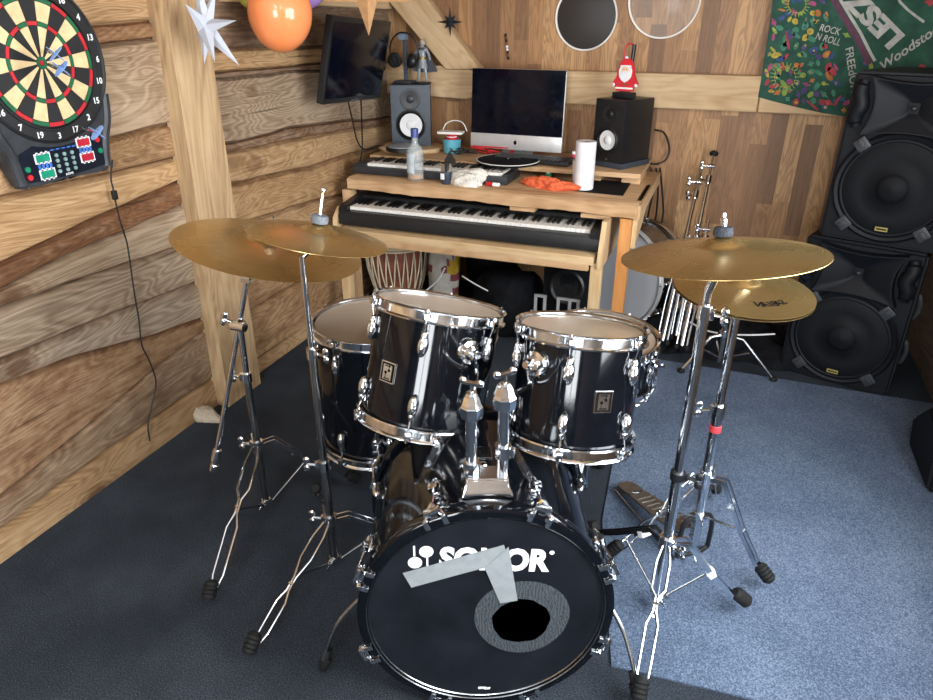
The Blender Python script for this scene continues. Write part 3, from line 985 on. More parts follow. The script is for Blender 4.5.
def brace(root, base_low, top, foot, t=0.52, mat='steel'):
    top, foot = V(top), V((foot.x, foot.y, 0.03))
    q = top + (foot - top) * t
    mb = MB()
    a = (q - base_low).normalized()
    s = V((0, 0, 1)).cross(a).normalized()
    mb.cyl(base_low, q, 0.0036, seg=8)
    mb.cyl(base_low - s * .008, base_low + s * .008, 0.0045, seg=8)
    return mb.build('brace', mat, root)

def cymbal(name, label, c, n, R, group, bell=0.19, mat='bronze', letter=None, thick=0.0012):
    """bow-shaped disc; c is the middle of its edge circle"""
    n = V(n).normalized()
    hb = R * 0.115
    prof_t = [(0.006, hb + R * .085), (R * bell * 0.35, hb + R * .08), (R * bell * 0.75, hb + R * 0.045), (R * bell, hb + 0.002), (R * bell * 1.12, hb - 0.002)]
    for k in range(1, 15):
        t = k / 14
        r = R * (bell * 1.12 + (1 - bell * 1.12) * t)
        prof_t.append((r, (hb - 0.002) * (1 - t ** 1.35)))
    prof_b = [(r, h - thick) for r, h in prof_t[::-1]]
    a, b, _ = frame(n)
    mb = MB().lathe(prof_t + prof_b + [prof_t[0]], (0, 0, 0), (0, 0, 1), 128)
    o = mb.build(name, mat, None, 40, origin=(0, 0, 0))
    o.location = V(c)
    o.rotation_mode = 'QUATERNION'
    o.rotation_quaternion = V((0, 0, 1)).rotation_difference(n)
    tag(o, label, 'cymbal', group)
    return o, V(c) + n * (hb + R * 0.085), n

def tilter(root, p_low, top, n, axis, felt='felt', rod=0.07, r=0.0095):
    """from the tube end p_low: toothed tilter, rod through the cymbal bell, felts and wing nut at top"""
    a, b, _ = frame(n)
    piv = top - n * 0.055
    mb = MB().cyl(p_low, piv, r * 0.9, seg=14)
    side = V(axis).normalized()
    mb.cyl(piv - side * 0.014, piv + side * 0.014, 0.014, seg=20)
    wing(mb, piv + side * 0.014, side, 0.028)
    mb.build('tilter', 'chrome', root)
    MB().cyl(piv, top + n * rod, 0.0034, seg=8).build('cymbal_rod', 'chrome', root)
    MB().lathe([(0.004, 0), (0.019, 0), (0.021, 0.006), (0.019, 0.018), (0.004, 0.018)], top + n * 0.001, n, 24).build('cymbal_felt', felt, root)
    MB().lathe([(0.004, -0.032), (0.018, -0.032), (0.018, -0.02), (0.004, -0.02)], top + n * 0.001, n, 24).build('lower_felt', 'felt', root)

# --- far left: big cymbal on a boom stand --------------------------------
cyms = 'cymbals of the kit'
sts = 'cymbal stands of the kit'
RIDE_C, RIDE_N, RIDE_R = V((-1.152, 1.526, 0.93)), V((0.2, 0.11, 1)).normalized(), 0.254
ride, rtop, rn = cymbal('ride_cymbal', 'large bronze cymbal on the far left boom stand, partly under a smaller one', RIDE_C, RIDE_N, RIDE_R, cyms, 0.2)
b = V((-1.275, 1.5, 0))
root = thing('boom_stand', 'chrome boom stand at far left holding the largest cymbal, its boom hanging down', 'stand', b, sts)
joint = at(240, 325, y=1.5)
MB().cyl(b + V((0, 0, 0.035)), V((b.x, b.y, .52)), 0.0115, seg=18).build('lower_tube', 'steel', root)
ax = (joint - V((b.x, b.y, .50))).normalized()
MB().cyl(V((b.x, b.y, .50)), joint, 0.009, seg=16).build('upper_tube', 'chrome', root)
collar(root, V((b.x, b.y, .515)), (0, 0, 1), 0.0155, (-1, -.2, 0), 'height_collar')
low = at(216, 458, y=1.42)
hi = at(247, 279, y=1.53)
mb = MB().cyl(low, hi, 0.008, seg=12)
bar = mb.build('boom_arm', 'chrome', root)
dv = (low - hi).normalized()
MB().lathe([(0, -0.03), (0.013, -0.03), (0.0145, -0.02), (0.0145, 0.01), (0.011, 0.014), (0.011, 0.02), (0.0145, 0.024), (0.0145, 0.045), (0, 0.047)], low, dv, 18).build('counterweight', 'chrome', bar)
mb = MB()
mb.ell(joint, (0.02, 0.02, 0.02), seg=16, rings=10)
mb.cyl(joint - V((.02, 0.01, 0)), joint + V((.025, -0.01, 0)), 0.014, seg=16)
wing(mb, joint + V((-.018, -.008, 0.01)), V((-1, -.3, .4)), 0.032)
mb.build('boom_joint', 'chrome', root)
MB().box(hi, (0.03, 0.02, 0.02), bev=0.004).build('boom_tip', 'chrome', root)
rod0 = hi
mb = MB().cyl(rod0 + V((.005, 0, 0)), rtop - rn * 0.05, 0.005, seg=10).cyl(rtop - rn * 0.05, rtop + rn * 0.04, 0.0035, seg=8)
mb.build('cymbal_rod', 'chrome', root)
MB().lathe([(0.004, 0), (0.018, 0), (0.018, 0.014), (0.004, 0.014)], rtop + rn * 0.001, rn, 20).build('cymbal_felt', 'felt', root)
hub = b + V((0, 0, 0.27))
collar(root, hub, (0, 0, 1), 0.018, (-1, -.25, 0), 'leg_collar', sz=0.036)
f1 = at(213, 607, z=0); f2 = at(356, 490, z=0); f3 = V((-1.55, 1.78, 0))
collar(root, b + V((0, 0, 0.045)), (0, 0, 1), 0.0145, (0, -1, 0), 'lower_collar', sz=0.02, L=0.02)
wire_leg(root, hub + (f1 - b).normalized() * 0.018, f1, pinch=0.42)
flat_leg(root, hub + (f2 - b).normalized() * 0.018, f2)
flat_leg(root, hub + (f3 - b).normalized() * 0.018, f3)
for f in (f1, f2, f3): brace(root, b + V((0, 0, 0.045)) + (f - b).normalized() * .02, hub, f, 0.45)

# --- front left: smaller cymbal on a straight stand -----------------------
CR_C, CR_N, CR_R = V((-0.893, 1.373, 1.03)), V((0.148, 0.163, 1)).normalized(), 0.168
crash, ctop, cn = cymbal('crash_cymbal', 'smaller bronze cymbal with a grey felt and chrome rod, overlapping the large one at left', CR_C, CR_N, CR_R, cyms, 0.22)
b = V((-0.93, 1.352, 0))
root = thing('cymbal_stand', 'straight chrome stand at front left holding the smaller cymbal, nearest the bass drum\'s left side', 'stand', b, sts)
MB().cyl(b + V((0, 0, 0.03)), V((b.x, b.y, .38)), 0.0125, seg=18).build('lower_tube', 'steel', root)
MB().cyl(V((b.x, b.y, .36)), V((b.x, b.y, .72)), 0.0105, seg=18).build('middle_tube', 'steel', root)
MB().cyl(V((b.x, b.y, .70)), V((b.x, b.y, .985)), 0.0075, seg=16).build('upper_tube', 'chrome', root)
collar(root, V((b.x, b.y, .375)), (0, 0, 1), 0.0165, (-1, -.3, 0), 'height_collar', sz=0.034)
collar(root, V((b.x, b.y, .725)), (0, 0, 1), 0.014, (1, -.1, 0), 'height_collar', sz=0.03)
tilter(root, V((b.x, b.y, .98)), ctop, cn, (1, -.3, 0), 'felt_light', rod=0.075, r=.006)
mb = MB().ell(ctop + cn * 0.078, (0.006, 0.006, 0.008)); mb.cyl(ctop + cn * .02, ctop + cn * .06, .0045, seg=8); mb.build('rod_tip', 'chrome', root)
hub = b + V((0, 0, 0.185))
collar(root, hub, (0, 0, 1), 0.019, (-1, -.25, 0), 'leg_collar', sz=0.036)
f1 = at(254, 661, z=0); f2 = b + V((0.27, 0.17, 0)); f3 = b + V((-0.22, 0.25, 0))
collar(root, b + V((0, 0, 0.035)), (0, 0, 1), 0.0155, (0, -1, 0), 'lower_collar', sz=0.02, L=0.02)
wire_leg(root, hub + (f1 - b).normalized() * 0.019, f1, 0.016)
flat_leg(root, hub + (f2 - b).normalized() * 0.019, f2)
flat_leg(root, hub + (f3 - b).normalized() * 0.019, f3)
for f in (f1, f2, f3): brace(root, b + V((0, 0, 0.035)) + (f - b).normalized() * .02, hub, f, 0.45)

# --- right: cymbal on the front straight stand ----------------------------
RC_C, RC_N, RC_R = V((0.017, 1.53, 1.04)), V((-0.12, 0.08, 1)).normalized(), 0.2135
rc, top3, n3 = cymbal('crash_cymbal', 'bronze cymbal on the right front stand with a dark grey felt on its bell', RC_C, RC_N, RC_R, cyms, 0.2)
b = V((0.0, 1.535, 0))
ZR = 0.007
root = thing('cymbal_stand', 'chrome stand at right front under the upper right cymbal, white tape on one leg', 'stand', b + V((0, 0, ZR)), sts)
MB().cyl(b + V((0, 0, 0.035)), V((b.x, b.y, .44)), 0.0145, seg=20).build('lower_tube', 'chrome', root)
MB().cyl(V((b.x, b.y, .42)), V((b.x, b.y, .90)), 0.0125, seg=20).build('middle_tube', 'chrome', root)
MB().cyl(V((b.x, b.y, .88)), V((b.x, b.y, .965)), 0.0095, seg=20).build('upper_tube', 'chrome', root)
collar(root, V((b.x, b.y, .455)), (0, 0, 1), 0.019, (1, -.2, 0), 'height_collar', 'black_plastic', sz=0.034, L=0.022)
collar(root, V((b.x, b.y, .905)), (0, 0, 1), 0.017, (1, -.4, 0), 'height_collar', sz=0.03, L=0.035)
tilter(root, V((b.x, b.y, .955)), top3, n3, (-1, -.5, 0), 'felt', rod=0.05, r=.012)
MB().lathe([(0.003, 0.0), (0.007, 0.0), (0.008, 0.018), (0.005, 0.022), (0.005, .03), (0.003, .031)], top3 + n3 * 0.019, n3, 14).build('wing_nut', 'chrome', root)
hub = b + V((0, 0, 0.235))
f1 = at(740, 611, z=ZR); f2 = at(637, 707, z=0); f3 = V((-0.235, 1.74, ZR))
collar(root, hub, (0, 0, 1), 0.021, (.8, -.6, 0), 'leg_collar', sz=0.034, L=0.04)
collar(root, b + V((0, 0, 0.045)), (0, 0, 1), 0.0175, (.5, -1, 0), 'lower_collar', sz=0.02, L=0.022)
flat_leg(root, hub + (f1 - b).normalized() * 0.02, f1, 'chrome', 0.022, tape=0.52)
flat_leg(root, hub + (f3 - b).normalized() * 0.02, f3, 'black_plastic', 0.024, tape=0.22)
wire_leg(root, hub + (f2 - b).normalized() * 0.02, f2, 0.016, pinch=0.4)
for f in (f1, f2, f3): brace(root, b + V((0, 0, 0.045)) + (f - b).normalized() * .022, hub, f, 0.5)

# --- hi-hat ---------------------------------------------------------------
HH_C, HH_N, HH_R = V((0.083, 1.79, 0.88)), V((0.045, -0.044, 1)).normalized(), 0.1725
hb_, hbtop, hbn = cymbal('hi_hat_cymbal', 'bottom cymbal of the pair below the right cymbal, only its rim seen', HH_C - HH_N * 0.008, -HH_N, HH_R, cyms, 0.22)
ht, httop, hn = cymbal('hi_hat_cymbal', 'top cymbal of the pair below the right cymbal, with upside-down black lettering', HH_C, HH_N, HH_R, cyms, 0.22)
# printed name on the top cymbal, read from the drummer's side
mb = MB()
rt_ = V((-1, 0.05, 0)).normalized(); up_ = V((0, -1, 0))
r0 = HH_R * 0.66
prevang = math.radians(-62)
word = 'SABIAN'
for i, ch in enumerate(word):
    ang = math.radians(-38 - i * 6.6)
    d = V((math.cos(ang), math.sin(ang), 0))
    tn_ = V((math.sin(ang), -math.cos(ang), 0))
    t = (r0 / HH_R - 0.2464) / (1 - 0.2464)
    hh = (HH_R * 0.115 - 0.002) * (1 - t ** 1.35) + 0.0009
    slope = 0.13
    put_text(mb, ch, d * r0 + V((0, 0, hh)), tn_, (-d + V((0, 0, slope))), height=0.021, bold=0.012, shear=0.25, centre=True)
lt = mb.build('lettering', 'ink_black', None, smooth=False, origin=(0, 0, 0))
lt.parent = ht
b = V((0.078, 1.785, 0))
root = thing('hi_hat_stand', 'chrome pedal stand with red memory collar under the paired cymbals at right', 'stand', b + V((0, 0, ZR)), sts)
MB().cyl(b + V((0, 0, 0.05)), V((b.x, b.y, .50)), 0.0145, seg=20).build('lower_tube', 'chrome', root)
MB().cyl(V((b.x, b.y, .48)), V((b.x, b.y, .82)), 0.0115, seg=20).build('upper_tube', 'chrome', root)
o = MB().cyl(V((b.x, b.y, .455)), V((b.x, b.y, .475)), 0.0165, seg=20).build('memory_collar', 'red_felt', root)
o['label'] = 'red band'
collar(root, V((b.x, b.y, .52)), (0, 0, 1), 0.019, (-1, -.2, 0), 'height_collar', sz=0.036, L=0.04)
collar(root, V((b.x, b.y, .815)), (0, 0, 1), 0.016, (1, -.1, 0), 'seat_collar', sz=0.02, L=0.03)
MB().lathe([(0.004, 0.0), (0.02, 0.0), (0.02, 0.014), (0.004, .014)], V((b.x, b.y, .83)), (0, 0, 1), 20).build('seat_felt', 'felt', root)
MB().cyl(V((b.x, b.y, .82)), V((b.x + .004, b.y, .985)), 0.0032, seg=8).build('pull_rod', 'chrome', root)
MB().lathe([(0.004, 0.0), (0.016, 0.0), (0.016, 0.012), (0.008, .014), (0.008, .03), (0.004, .03)], httop, hn, 20).build('clutch', 'chrome', root)
hub = b + V((0, 0, 0.30))
collar(root, hub, (0, 0, 1), 0.02, (-.7, -.7, 0), 'leg_collar', sz=0.036, L=0.035)
g1 = at(763, 587, z=ZR); g2 = at(611, 562, z=ZR); g3 = b + V((0.05, 0.3, 0))
flat_leg(root, hub + (g1 - b).normalized() * 0.02, g1, 'chrome', 0.022)
wire_leg(root, hub + (g2 - b).normalized() * 0.02, g2, 0.018, pinch=0.45)
flat_leg(root, hub + (g3 - b).normalized() * 0.02, g3, 'chrome', 0.022)
low = b + V((0, 0, 0.16))
collar(root, low, (0, 0, 1), 0.018, (.3, -1, 0), 'lower_collar', sz=0.02, L=0.022)
for f in (g1, g2, g3): brace(root, low + (f - b).normalized() * .022, hub, f, 0.5, 'steel')
# pedal: foot board sloping up from its heel towards the stand
heel = at(623, 484, z=0.03); toe = V((b.x - 0.035, b.y - 0.01, 0.10))
pd = (toe - heel).normalized(); ps = V((0, 0, 1)).cross(pd).normalized(); pu = pd.cross(ps)
mb = MB()
L = (toe - heel).length
out = [(0, .020), (.02, .03), (.07, .033), (.09, .026), (.10, .032), (L * .7, .042), (L * .95, .038), (L, .028)]
poly = [heel + pd * t + ps * w for t, w in out] + [heel + pd * t - ps * w for t, w in out[::-1]]
mb.prism(poly, pu * 0.008)
ft = mb.build('foot_board', 'pedal', root)
mb = MB().tube([heel + pd * .085 + ps * .018 + pu * .01, heel + pd * .098 + pu * .012, heel + pd * .085 - ps * .018 + pu * .01], .0035, 8)
for q in range(8): mb.box(heel + pd * (0.13 + .026 * q) + pu * .0085, (.05, .006, .002), mat3(ps, pd, pu))
mb.build('tread', 'steel', ft)
mb = MB()
for k in (-1, 1):
    mb.tube([V((heel.x, heel.y, .012)) + ps * .03 * k, V((toe.x, toe.y, .012)) + ps * .045 * k + pd * .03], .004, 8)
mb.build('base_rods', 'steel', root)
mb = MB()
fr = V((b.x, b.y, 0))
q0 = fr + ps * .055; q1 = fr - ps * .055
loop = [q0 + V((0, 0, .02)), q0 + V((0, 0, .11)), q0 * .6 + fr * .4 + V((0, 0, .15)), q1 * .6 + fr * .4 + V((0, 0, .15)), q1 + V((0, 0, .11)), q1 + V((0, 0, .02)), q1 * .5 + fr * .5 + V((0, 0, .008)), q0 * .5 + fr * .5 + V((0, 0, .008)), q0 + V((0, 0, .02))]
mb.tube(spline(loop, 4), .0075, 8)
mb.build('pedal_frame', 'black_plastic', root)
mb = MB()
for q in range(7): mb.box(V((b.x - .012, b.y - .012, .085 + .012 * q)), (.012, .004 if q % 2 else .009, .008), bev=.001)
mb.build('drive_chain', 'steel', root)

# ------------------------------------------------------------- desk corner
TZ = 0.77
root = thing('desk', 'rough pine desk with raised back shelf and lower piano shelf at the back wall', 'desk', (-1.08, 3.4, 0))
DESK = root
def wood(name, c, s, mat, gdir=(1, 0, 0), R=None, parent=None, bev=0.004):
    o = MB().box(c, s, R, 0, bev).build(name, mat, parent or root)
    grain(o, gdir, name + str(c))
    return o
wood('top_board', (-1.065, 3.44, TZ - 0.02), (1.45, 0.70, 0.04), 'desk')
# rough front edge, thicker than the top
mb = MB()
pts = []
rnd = random.Random(4)
N = 40
for i in range(N + 1):
    x = -1.778 + (-0.335 + 1.778) * i / N
    y = 3.045 - 0.06 * i / N
    w = 0.003 * math.sin(i * .45) + 0.0012 * math.sin(i * 2.3 + 1)
    pts.append((x, y + 0.004 * math.sin(i * 1.7), w))
rings = []
for x, y, w in pts:
    rings.append([V((x, y + .01, TZ + .002)), V((x, y, TZ - .006)), V((x, y + .003, TZ - .052 + w)), V((x, y + .02, TZ - .058 + w)), V((x, y + .10, TZ - .05)), V((x, y + .10, TZ + .002))])
mb.loft(rings)
o = mb.build('front_edge', 'desk', root, 45); grain(o, (1, -.04, 0))
wood('edge_batten', (-0.86, 3.06, TZ - .07), (0.12, 0.06, 0.02), 'desk')
wood('edge_batten', (-0.52, 3.05, TZ - .07), (0.13, 0.06, 0.02), 'desk')
# right end
mb = MB().prism([V((-0.345, 3.0, TZ - .06)), V((-0.345, 3.80, TZ - .06)), V((-0.345, 3.80, TZ + .0)), V((-0.345, 3.0, TZ + .0))], (0.02, 0, 0))
o = mb.build('end_board', 'desk', root); grain(o, (0, 1, 0))
wood('post', (-0.382, 3.035, TZ / 2 - .03), (0.052, 0.055, TZ - .07), 'desk_orange', (0, 0, 1))
wood('post', (-0.80, 3.76, TZ / 2 - .03), (0.052, 0.055, TZ - .07), 'desk', (0, 0, 1))
wood('post', (-1.80, 3.10, TZ / 2 - .03), (0.052, 0.055, TZ - .07), 'desk', (0, 0, 1))
mb = MB().prism([V((-.355, 3.03, .66)), V((-.355, 3.03, .57)), V((-.355, 3.12, .60)), V((-.355, 3.42, .71)), V((-.355, 3.42, .77)), V((-.355, 3.06, .77))], (.02, 0, 0))
o = mb.build('corner_gusset', 'desk_light', root); grain(o, (0, .9, .3))
# piano shelf, with its side boards and leg
wood('piano_shelf', (-1.125, 3.085, .535), (1.27, .39, .04), 'desk_light')
wood('shelf_rail', (-1.13, 2.905, .505), (1.24, .03, .035), 'desk', (1, 0, 0))
mb = MB().prism([V((-.475, 2.895, .50)), V((-.475, 2.90, .57)), V((-.475, 2.95, .70)), V((-.475, 3.30, .70)), V((-.475, 3.30, .50))], (.022, 0, 0))
o = mb.build('shelf_side', 'desk_light', root); grain(o, (0, .3, 1))
mb = MB().prism([V((-1.80, 2.905, .51)), V((-1.80, 2.92, .60)), V((-1.80, 2.97, .645)), V((-1.80, 3.30, .645)), V((-1.80, 3.30, .51))], (.022, 0, 0))
o = mb.build('shelf_side', 'desk_light', root); grain(o, (0, .3, 1))
wood('shelf_leg', (-.478, 2.93, .26), (.05, .045, .52), 'desk_light', (0, 0, 1))
wood('shelf_leg', (-1.76, 2.95, .26), (.05, .045, .52), 'desk_light', (0, 0, 1))
# raised shelf at the back
RZ = 0.83
wood('raised_shelf', (-1.095, 3.575, RZ - .012), (1.43, .43, .024), 'desk')
for x in (-1.7, -1.05, -.62, -.43): wood('riser_block', (x, 3.52, TZ + (RZ - .024 - TZ) / 2), (.09, .22, RZ - .024 - TZ), 'desk', (1, 0, 0))

# digital piano
PX0, PX1, PYF, PZ = -1.775, -0.478, 2.93, .556
root = thing('digital_piano', 'black digital piano with 88 keys on the sliding shelf under the desk top', 'piano', ((PX0 + PX1) / 2, PYF + .14, PZ))
xm = (PX0 + PX1) / 2; W = PX1 - PX0
def prof_x(name, prof, x0, x1, mat, parent, bev=.003):
    mb = MB().prism([V((x0, PYF + y, PZ + z)) for y, z in prof], (x1 - x0, 0, 0))
    if bev: bmesh.ops.bevel(mb.bm, geom=mb.bm.edges[:], offset=bev, segments=2, affect='EDGES', clamp_overlap=True)
    return mb.build(name, mat, parent)
body = [(0.0, .012), (0.0, .055), (.01, .075), (.035, .078), (.185, .08), (.185, .118), (.20, .125), (.285, .12), (.29, .012)]
prof_x('case', body, PX0, PX1, 'black_plastic', root)
side = [(.005, .05), (.005, .085), (.02, .102), (.19, .122), (.19, .05)]
prof_x('end_cheek', side, PX0, PX0 + .045, 'black_plastic', root)
prof_x('end_cheek', side, PX1 - .045, PX1, 'black_plastic', root)
for x in (PX0 + .1, PX1 - .1):
    for y in (.05, .24): MB().cyl(V((x, PYF + y, PZ)), V((x, PYF + y, PZ + .014)), .012).build('foot', 'rubber', root)
MB().box((xm, PYF + .187, PZ + .098), (1.2, .003, .006)).build('key_felt', 'red_felt', root)
K0, K1 = PX0 + .047, PX1 - .047
kw = (K1 - K0) / 52
def key_row(root, n, k0, kw, y0, y1, z, wz, mats, bl, bz, start, tilt=0.0):
    """white and black keys, every key a part; all share two meshes"""
    w0 = MB().box((0, 0, 0), (kw * .93, y1 - y0, wz), bev=.001).build('white_key', mats[0], root)
    b0 = MB().box((0, 0, 0), (kw * .52, (y1 - y0) * bl, bz), bev=.0015).build('black_key', mats[1], root)
    r0 = world_loc(root)
    for o in (w0, b0):
        for v in o.data.vertices: v.co += r0
    fw = fb = True
    for i in range(n):
        p = V((k0 + kw * (i + .5), (y0 + y1) / 2, z)) - r0
        o = w0 if fw else w0.copy()
        if not fw: C.objects.link(o); o.parent = root
        o.location = p; fw = False
        if (i + start) % 7 in (0, 2, 3, 5, 6) and i < n - 1:
            p = V((k0 + kw * (i + 1), y1 - (y1 - y0) * bl / 2, z + wz / 2 + bz / 2 - .001)) - r0
            o = b0 if fb else b0.copy()
            if not fb: C.objects.link(o); o.parent = root
            o.location = p; fb = False
key_row(root, 52, K0, kw, PYF + .04, PYF + .183, PZ + .087, .016, ('key_white', 'key_black'), .64, .012, 5)

# small keyboard on the desk top
KY, KX0, KX1 = 3.16, -1.80, -.975
root = thing('midi_keyboard', 'small grey keyboard with white keys lying on the desk top behind the bottle', 'keyboard', ((KX0 + KX1) / 2, KY + .1, TZ + .002))
mb = MB().box(((KX0 + KX1) / 2, KY + .105, TZ + .022), (KX1 - KX0, .22, .036), bev=.004); mb.build('case', 'dark_plastic', root)
MB().box(((KX0 + KX1) / 2, KY + .19, TZ + .044), (KX1 - KX0 - .01, .05, .012), bev=.003).build('control_panel', 'dark_plastic', root)
MB().box((KX0 + .035, KY + .08, TZ + .043), (.065, .15, .012), bev=.003).build('end_panel', 'dark_plastic', root)
MB().box((KX1 - .015, KY + .08, TZ + .043), (.028, .15, .012), bev=.003).build('end_panel', 'dark_plastic', root)
n = 32; k0 = KX0 + .07; kk = (KX1 - .03 - k0) / n
key_row(root, n, k0, kk, KY + .02, KY + .155, TZ + .047, .014, ('key_white', 'key_black'), .62, .011, 0)

# record with a white rim lying on the small keyboard
c = at(508, 162, z=TZ + .068); c = V((c.x, c.y, TZ + .068))
root = thing('scratch_pad_disc', 'round black disc with white rim and lettering lying on the small keyboard\'s right end', 'disc', c)
MB().lathe([(0, .0), (.157, 0), (.1595, .004), (.1595, .010), (.150, .013), (0, .013)], c, (0, 0, 1), 64).build('plate', 'soft_black', root)
MB().lathe([(.154, .0130), (.159, .0132), (.1603, .011), (.159, .0095)], c, (0, 0, 1), 64).build('rim', 'white', root)
MB().lathe([(.006, .0135), (.006, .019), (.0, .019)], c, (0, 0, 1), 16).build('spindle', 'steel', root)
mb = MB()
for i, ch in enumerate('BEATING'):
    a_ = math.radians(112 - i * 7.5)
    d = V((math.cos(a_), math.sin(a_), 0))
    put_text(mb, ch, c + d * .105 + V((0, 0, .0136)), V((d.y, -d.x, 0)), d, height=.02, bold=.03, centre=True)
mb.build('lettering', 'ink_white', root, smooth=False)

# bottle
def bottle():
    def sc(q): return [(a * 1.2, b * 1.2) for a, b in q]
    c = at(416, 180.5, z=TZ)
    root = thing('glass_bottle', 'clear glass bottle with blue cap and a little amber liquor, at the desk\'s front edge', 'bottle', c)
    p = [(0.0, .002), (.030, .0), (.034, .004), (.034, .118), (.030, .132), (.016, .146), (.0125, .152), (.0125, .185)]
    mb = MB().lathe(sc(p + [(.010, .185), (.010, .152), (.014, .144), (.027, .129), (.031, .116), (.031, .012), (.0, .010)]), c, (0, 0, 1), 40)
    mb.build('bottle_body', 'bottle_glass', root, 60)
    MB().lathe(sc([(0, .0105), (.0305, .012), (.0305, .026), (0, .026)]), c, (0, 0, 1), 32).build('liquor', 'amber', root)
    blue = plain('blue_cap', '#3a4a8e', .4)
    MB().lathe(sc([(0, .206), (.0145, .206), (.0155, .203), (.0155, .172), (.0145, .172)]), c, (0, 0, 1), 24).build('cap', blue, root)
    mb = MB()
    rings = []
    for k in range(9):
        a_ = math.radians(-150 + 75 * k / 8)
        rings.append([c + V((math.cos(a_) * r, math.sin(a_) * r, z)) for r, z in sc(((.0346, .035), (.0352, .035), (.0352, .112), (.0346, .112)))])
    mb.loft(rings)
    lb = mb.build('paper_label', plain('faded_label', '#b9c6cf', .6), root)
bottle()

# tumbler of steel and dark plastic with a leaf standing in it
c = at(446.5, 184, z=TZ)
root = thing('steel_cup', 'dark cup with a steel rim and a dry brown leaf in it, beside the bottle', 'cup', c)
MB().lathe([(0, 0), (.022, 0), (.0245, .004), (.027, .07), (.0265, .072)], c, (0, 0, 1), 32).build('cup_body', plain('slate_cup', '#2e3947', .4), root)
MB().lathe([(.0268, .062), (.0285, .10), (.0278, .101), (.026, .064), (.0, .06)], c, (0, 0, 1), 32).build('steel_rim', 'chrome', root)
mb = MB().box(c + V((-.010, -.0255, .04)), (.02, .002, .028), bev=.0008); mb.build('sticker', 'paper', root)
mb = MB()
lc = c + V((.012, .012, .0))
pts = [(-.026, .085), (-.028, .11), (-.012, .135), (.0, .155), (.008, .135), (.028, .115), (.03, .10), (.018, .085)]
mb.prism([lc + V((x, 0.004 * math.sin(9 * z), z)) for x, z in pts], (0, .004, 0))
mb.build('dry_leaf', 'bark_dark', root, smooth=False)

def crumple(name, label, cat, mat, c, sx, sy, h, seed, k=0.5, group=None):
    """a crumpled soft lump resting on the surface below it"""
    rnd = random.Random(seed)
    bm = bmesh.new()
    bmesh.ops.create_icosphere(bm, subdivisions=5, radius=1)
    bumps = [(V((rnd.uniform(-1, 1), rnd.uniform(-1, 1), rnd.uniform(-.2, 1))).normalized(), rnd.uniform(-.35, .5), rnd.uniform(4, 14)) for _ in range(26)]
    for v in bm.verts:
        d = v.co.normalized()
        f = 1 + k * sum(a * math.exp(-w * (1 - d.dot(q))) for q, a, w in bumps)
        f += k * (.10 * math.sin(11 * d.x + 7 * d.y * d.z + seed) * math.cos(13 * d.y + seed) + .05 * math.sin(29 * d.x + 17 * d.z) * math.sin(23 * d.y + 2 * seed))
        v.co = d * f
    for v in bm.verts:
        v.co = V((v.co.x * sx, v.co.y * sy, max(v.co.z, -.25) * h))
    zmin = min(v.co.z for v in bm.verts)
    for v in bm.verts: v.co = v.co + V((0, 0, -zmin + .0005)) + V(c)
    mb = MB(); mb.bm.free(); mb.bm = bm
    o = mb.build(name, mat, None, 50)
    return tag(o, label, cat, group)
c = at(466, 184.5, z=TZ)
crumple('crumpled_cloth', 'crumpled off-white cloth on the desk front between the dark cup and red marker', 'cloth', 'fluff', c, .085, .040, .046, 3, 1.0)
# marker
c = at(493, 186.5, z=TZ) + V((0, 0, .0105))
root = thing('lighter', 'small red and white plastic stick lying at the desk\'s front edge', 'lighter', c - V((0, 0, .0105)))
ax = V((1, -.08, 0)).normalized()
MB().lathe([(0, -.036), (.009, -.035), (.0105, -.032), (.0105, .0), (0, .0)], c, ax, 20).build('red_half', 'red', root)
MB().lathe([(0, 0), (.0095, 0), (.0095, .030), (.007, .034), (0, .034)], c, ax, 20).build('white_half', 'white', root)
# orange cloth
o = crumple('orange_cloth', 'crumpled orange cloth on the desk in front of the green spool', 'cloth', 'orange_cloth', at(553, 189, z=TZ), .098, .040, .034, 17, 1.15)
c = at(548, 180, z=TZ)
root = thing('tape_spool', 'small green spool behind the orange cloth on the desk', 'spool', c)
MB().lathe([(.009, 0), (.0165, 0), (.0165, .034), (.009, .034), (.009, 0)], c, (0, 0, 1), 28).build('green_winding', 'green_plastic', root)
MB().lathe([(.007, -.0), (.009, -.0), (.009, .036), (.007, .036), (.007, 0)], c, (0, 0, 1), 20).build('core', 'paper', root)
crumple('gold_wrapper', 'small crumpled yellow wrapper beside the orange cloth', 'wrapper', 'gold', at(535, 183, z=TZ), .014, .012, .016, 8, .8)
# mouse pad with the paper roll on it
y0 = 3.09
pad = [(-.70, 3.17), (-.425, 3.15), (-.43, 3.42), (-.66, 3.44)]
o = MB().prism([V((x, y, TZ + .001)) for x, y in pad], (0, 0, .004)).build('mouse_pad', 'soft_black'); tag(o, 'flat dark mouse pad on the right end of the desk under the paper roll', 'mouse pad')
c = at(583, 188.5, z=TZ + .006)
root = thing('paper_towel_roll', 'tall white paper roll standing on the mouse pad', 'paper roll', c)
MB().lathe([(.016, .0), (.044, 0), (.0465, .003), (.0465, .212), (.044, .215), (.018, .214), (.018, .0), (.016, 0)], c, (0, 0, 1), 48).build('paper', 'paper', root)
MB().lathe([(.016, .0005), (.0178, .0005), (.0178, .213), (.016, .213), (.016, .0005)], c, (0, 0, 1), 32).build('cardboard_core', plain('cardboard', '#9a7a55', .9), root)
c = c + V((-.045, .085, -.001))
root = thing('white_cup', 'white plastic cup half hidden behind the paper roll', 'cup', c)
MB().lathe([(0, 0), (.024, 0), (.030, .11), (.0315, .112), (.029, .111), (.023, .004), (0, .004)], c, (0, 0, 1), 28).build('cup_wall', 'white', root)

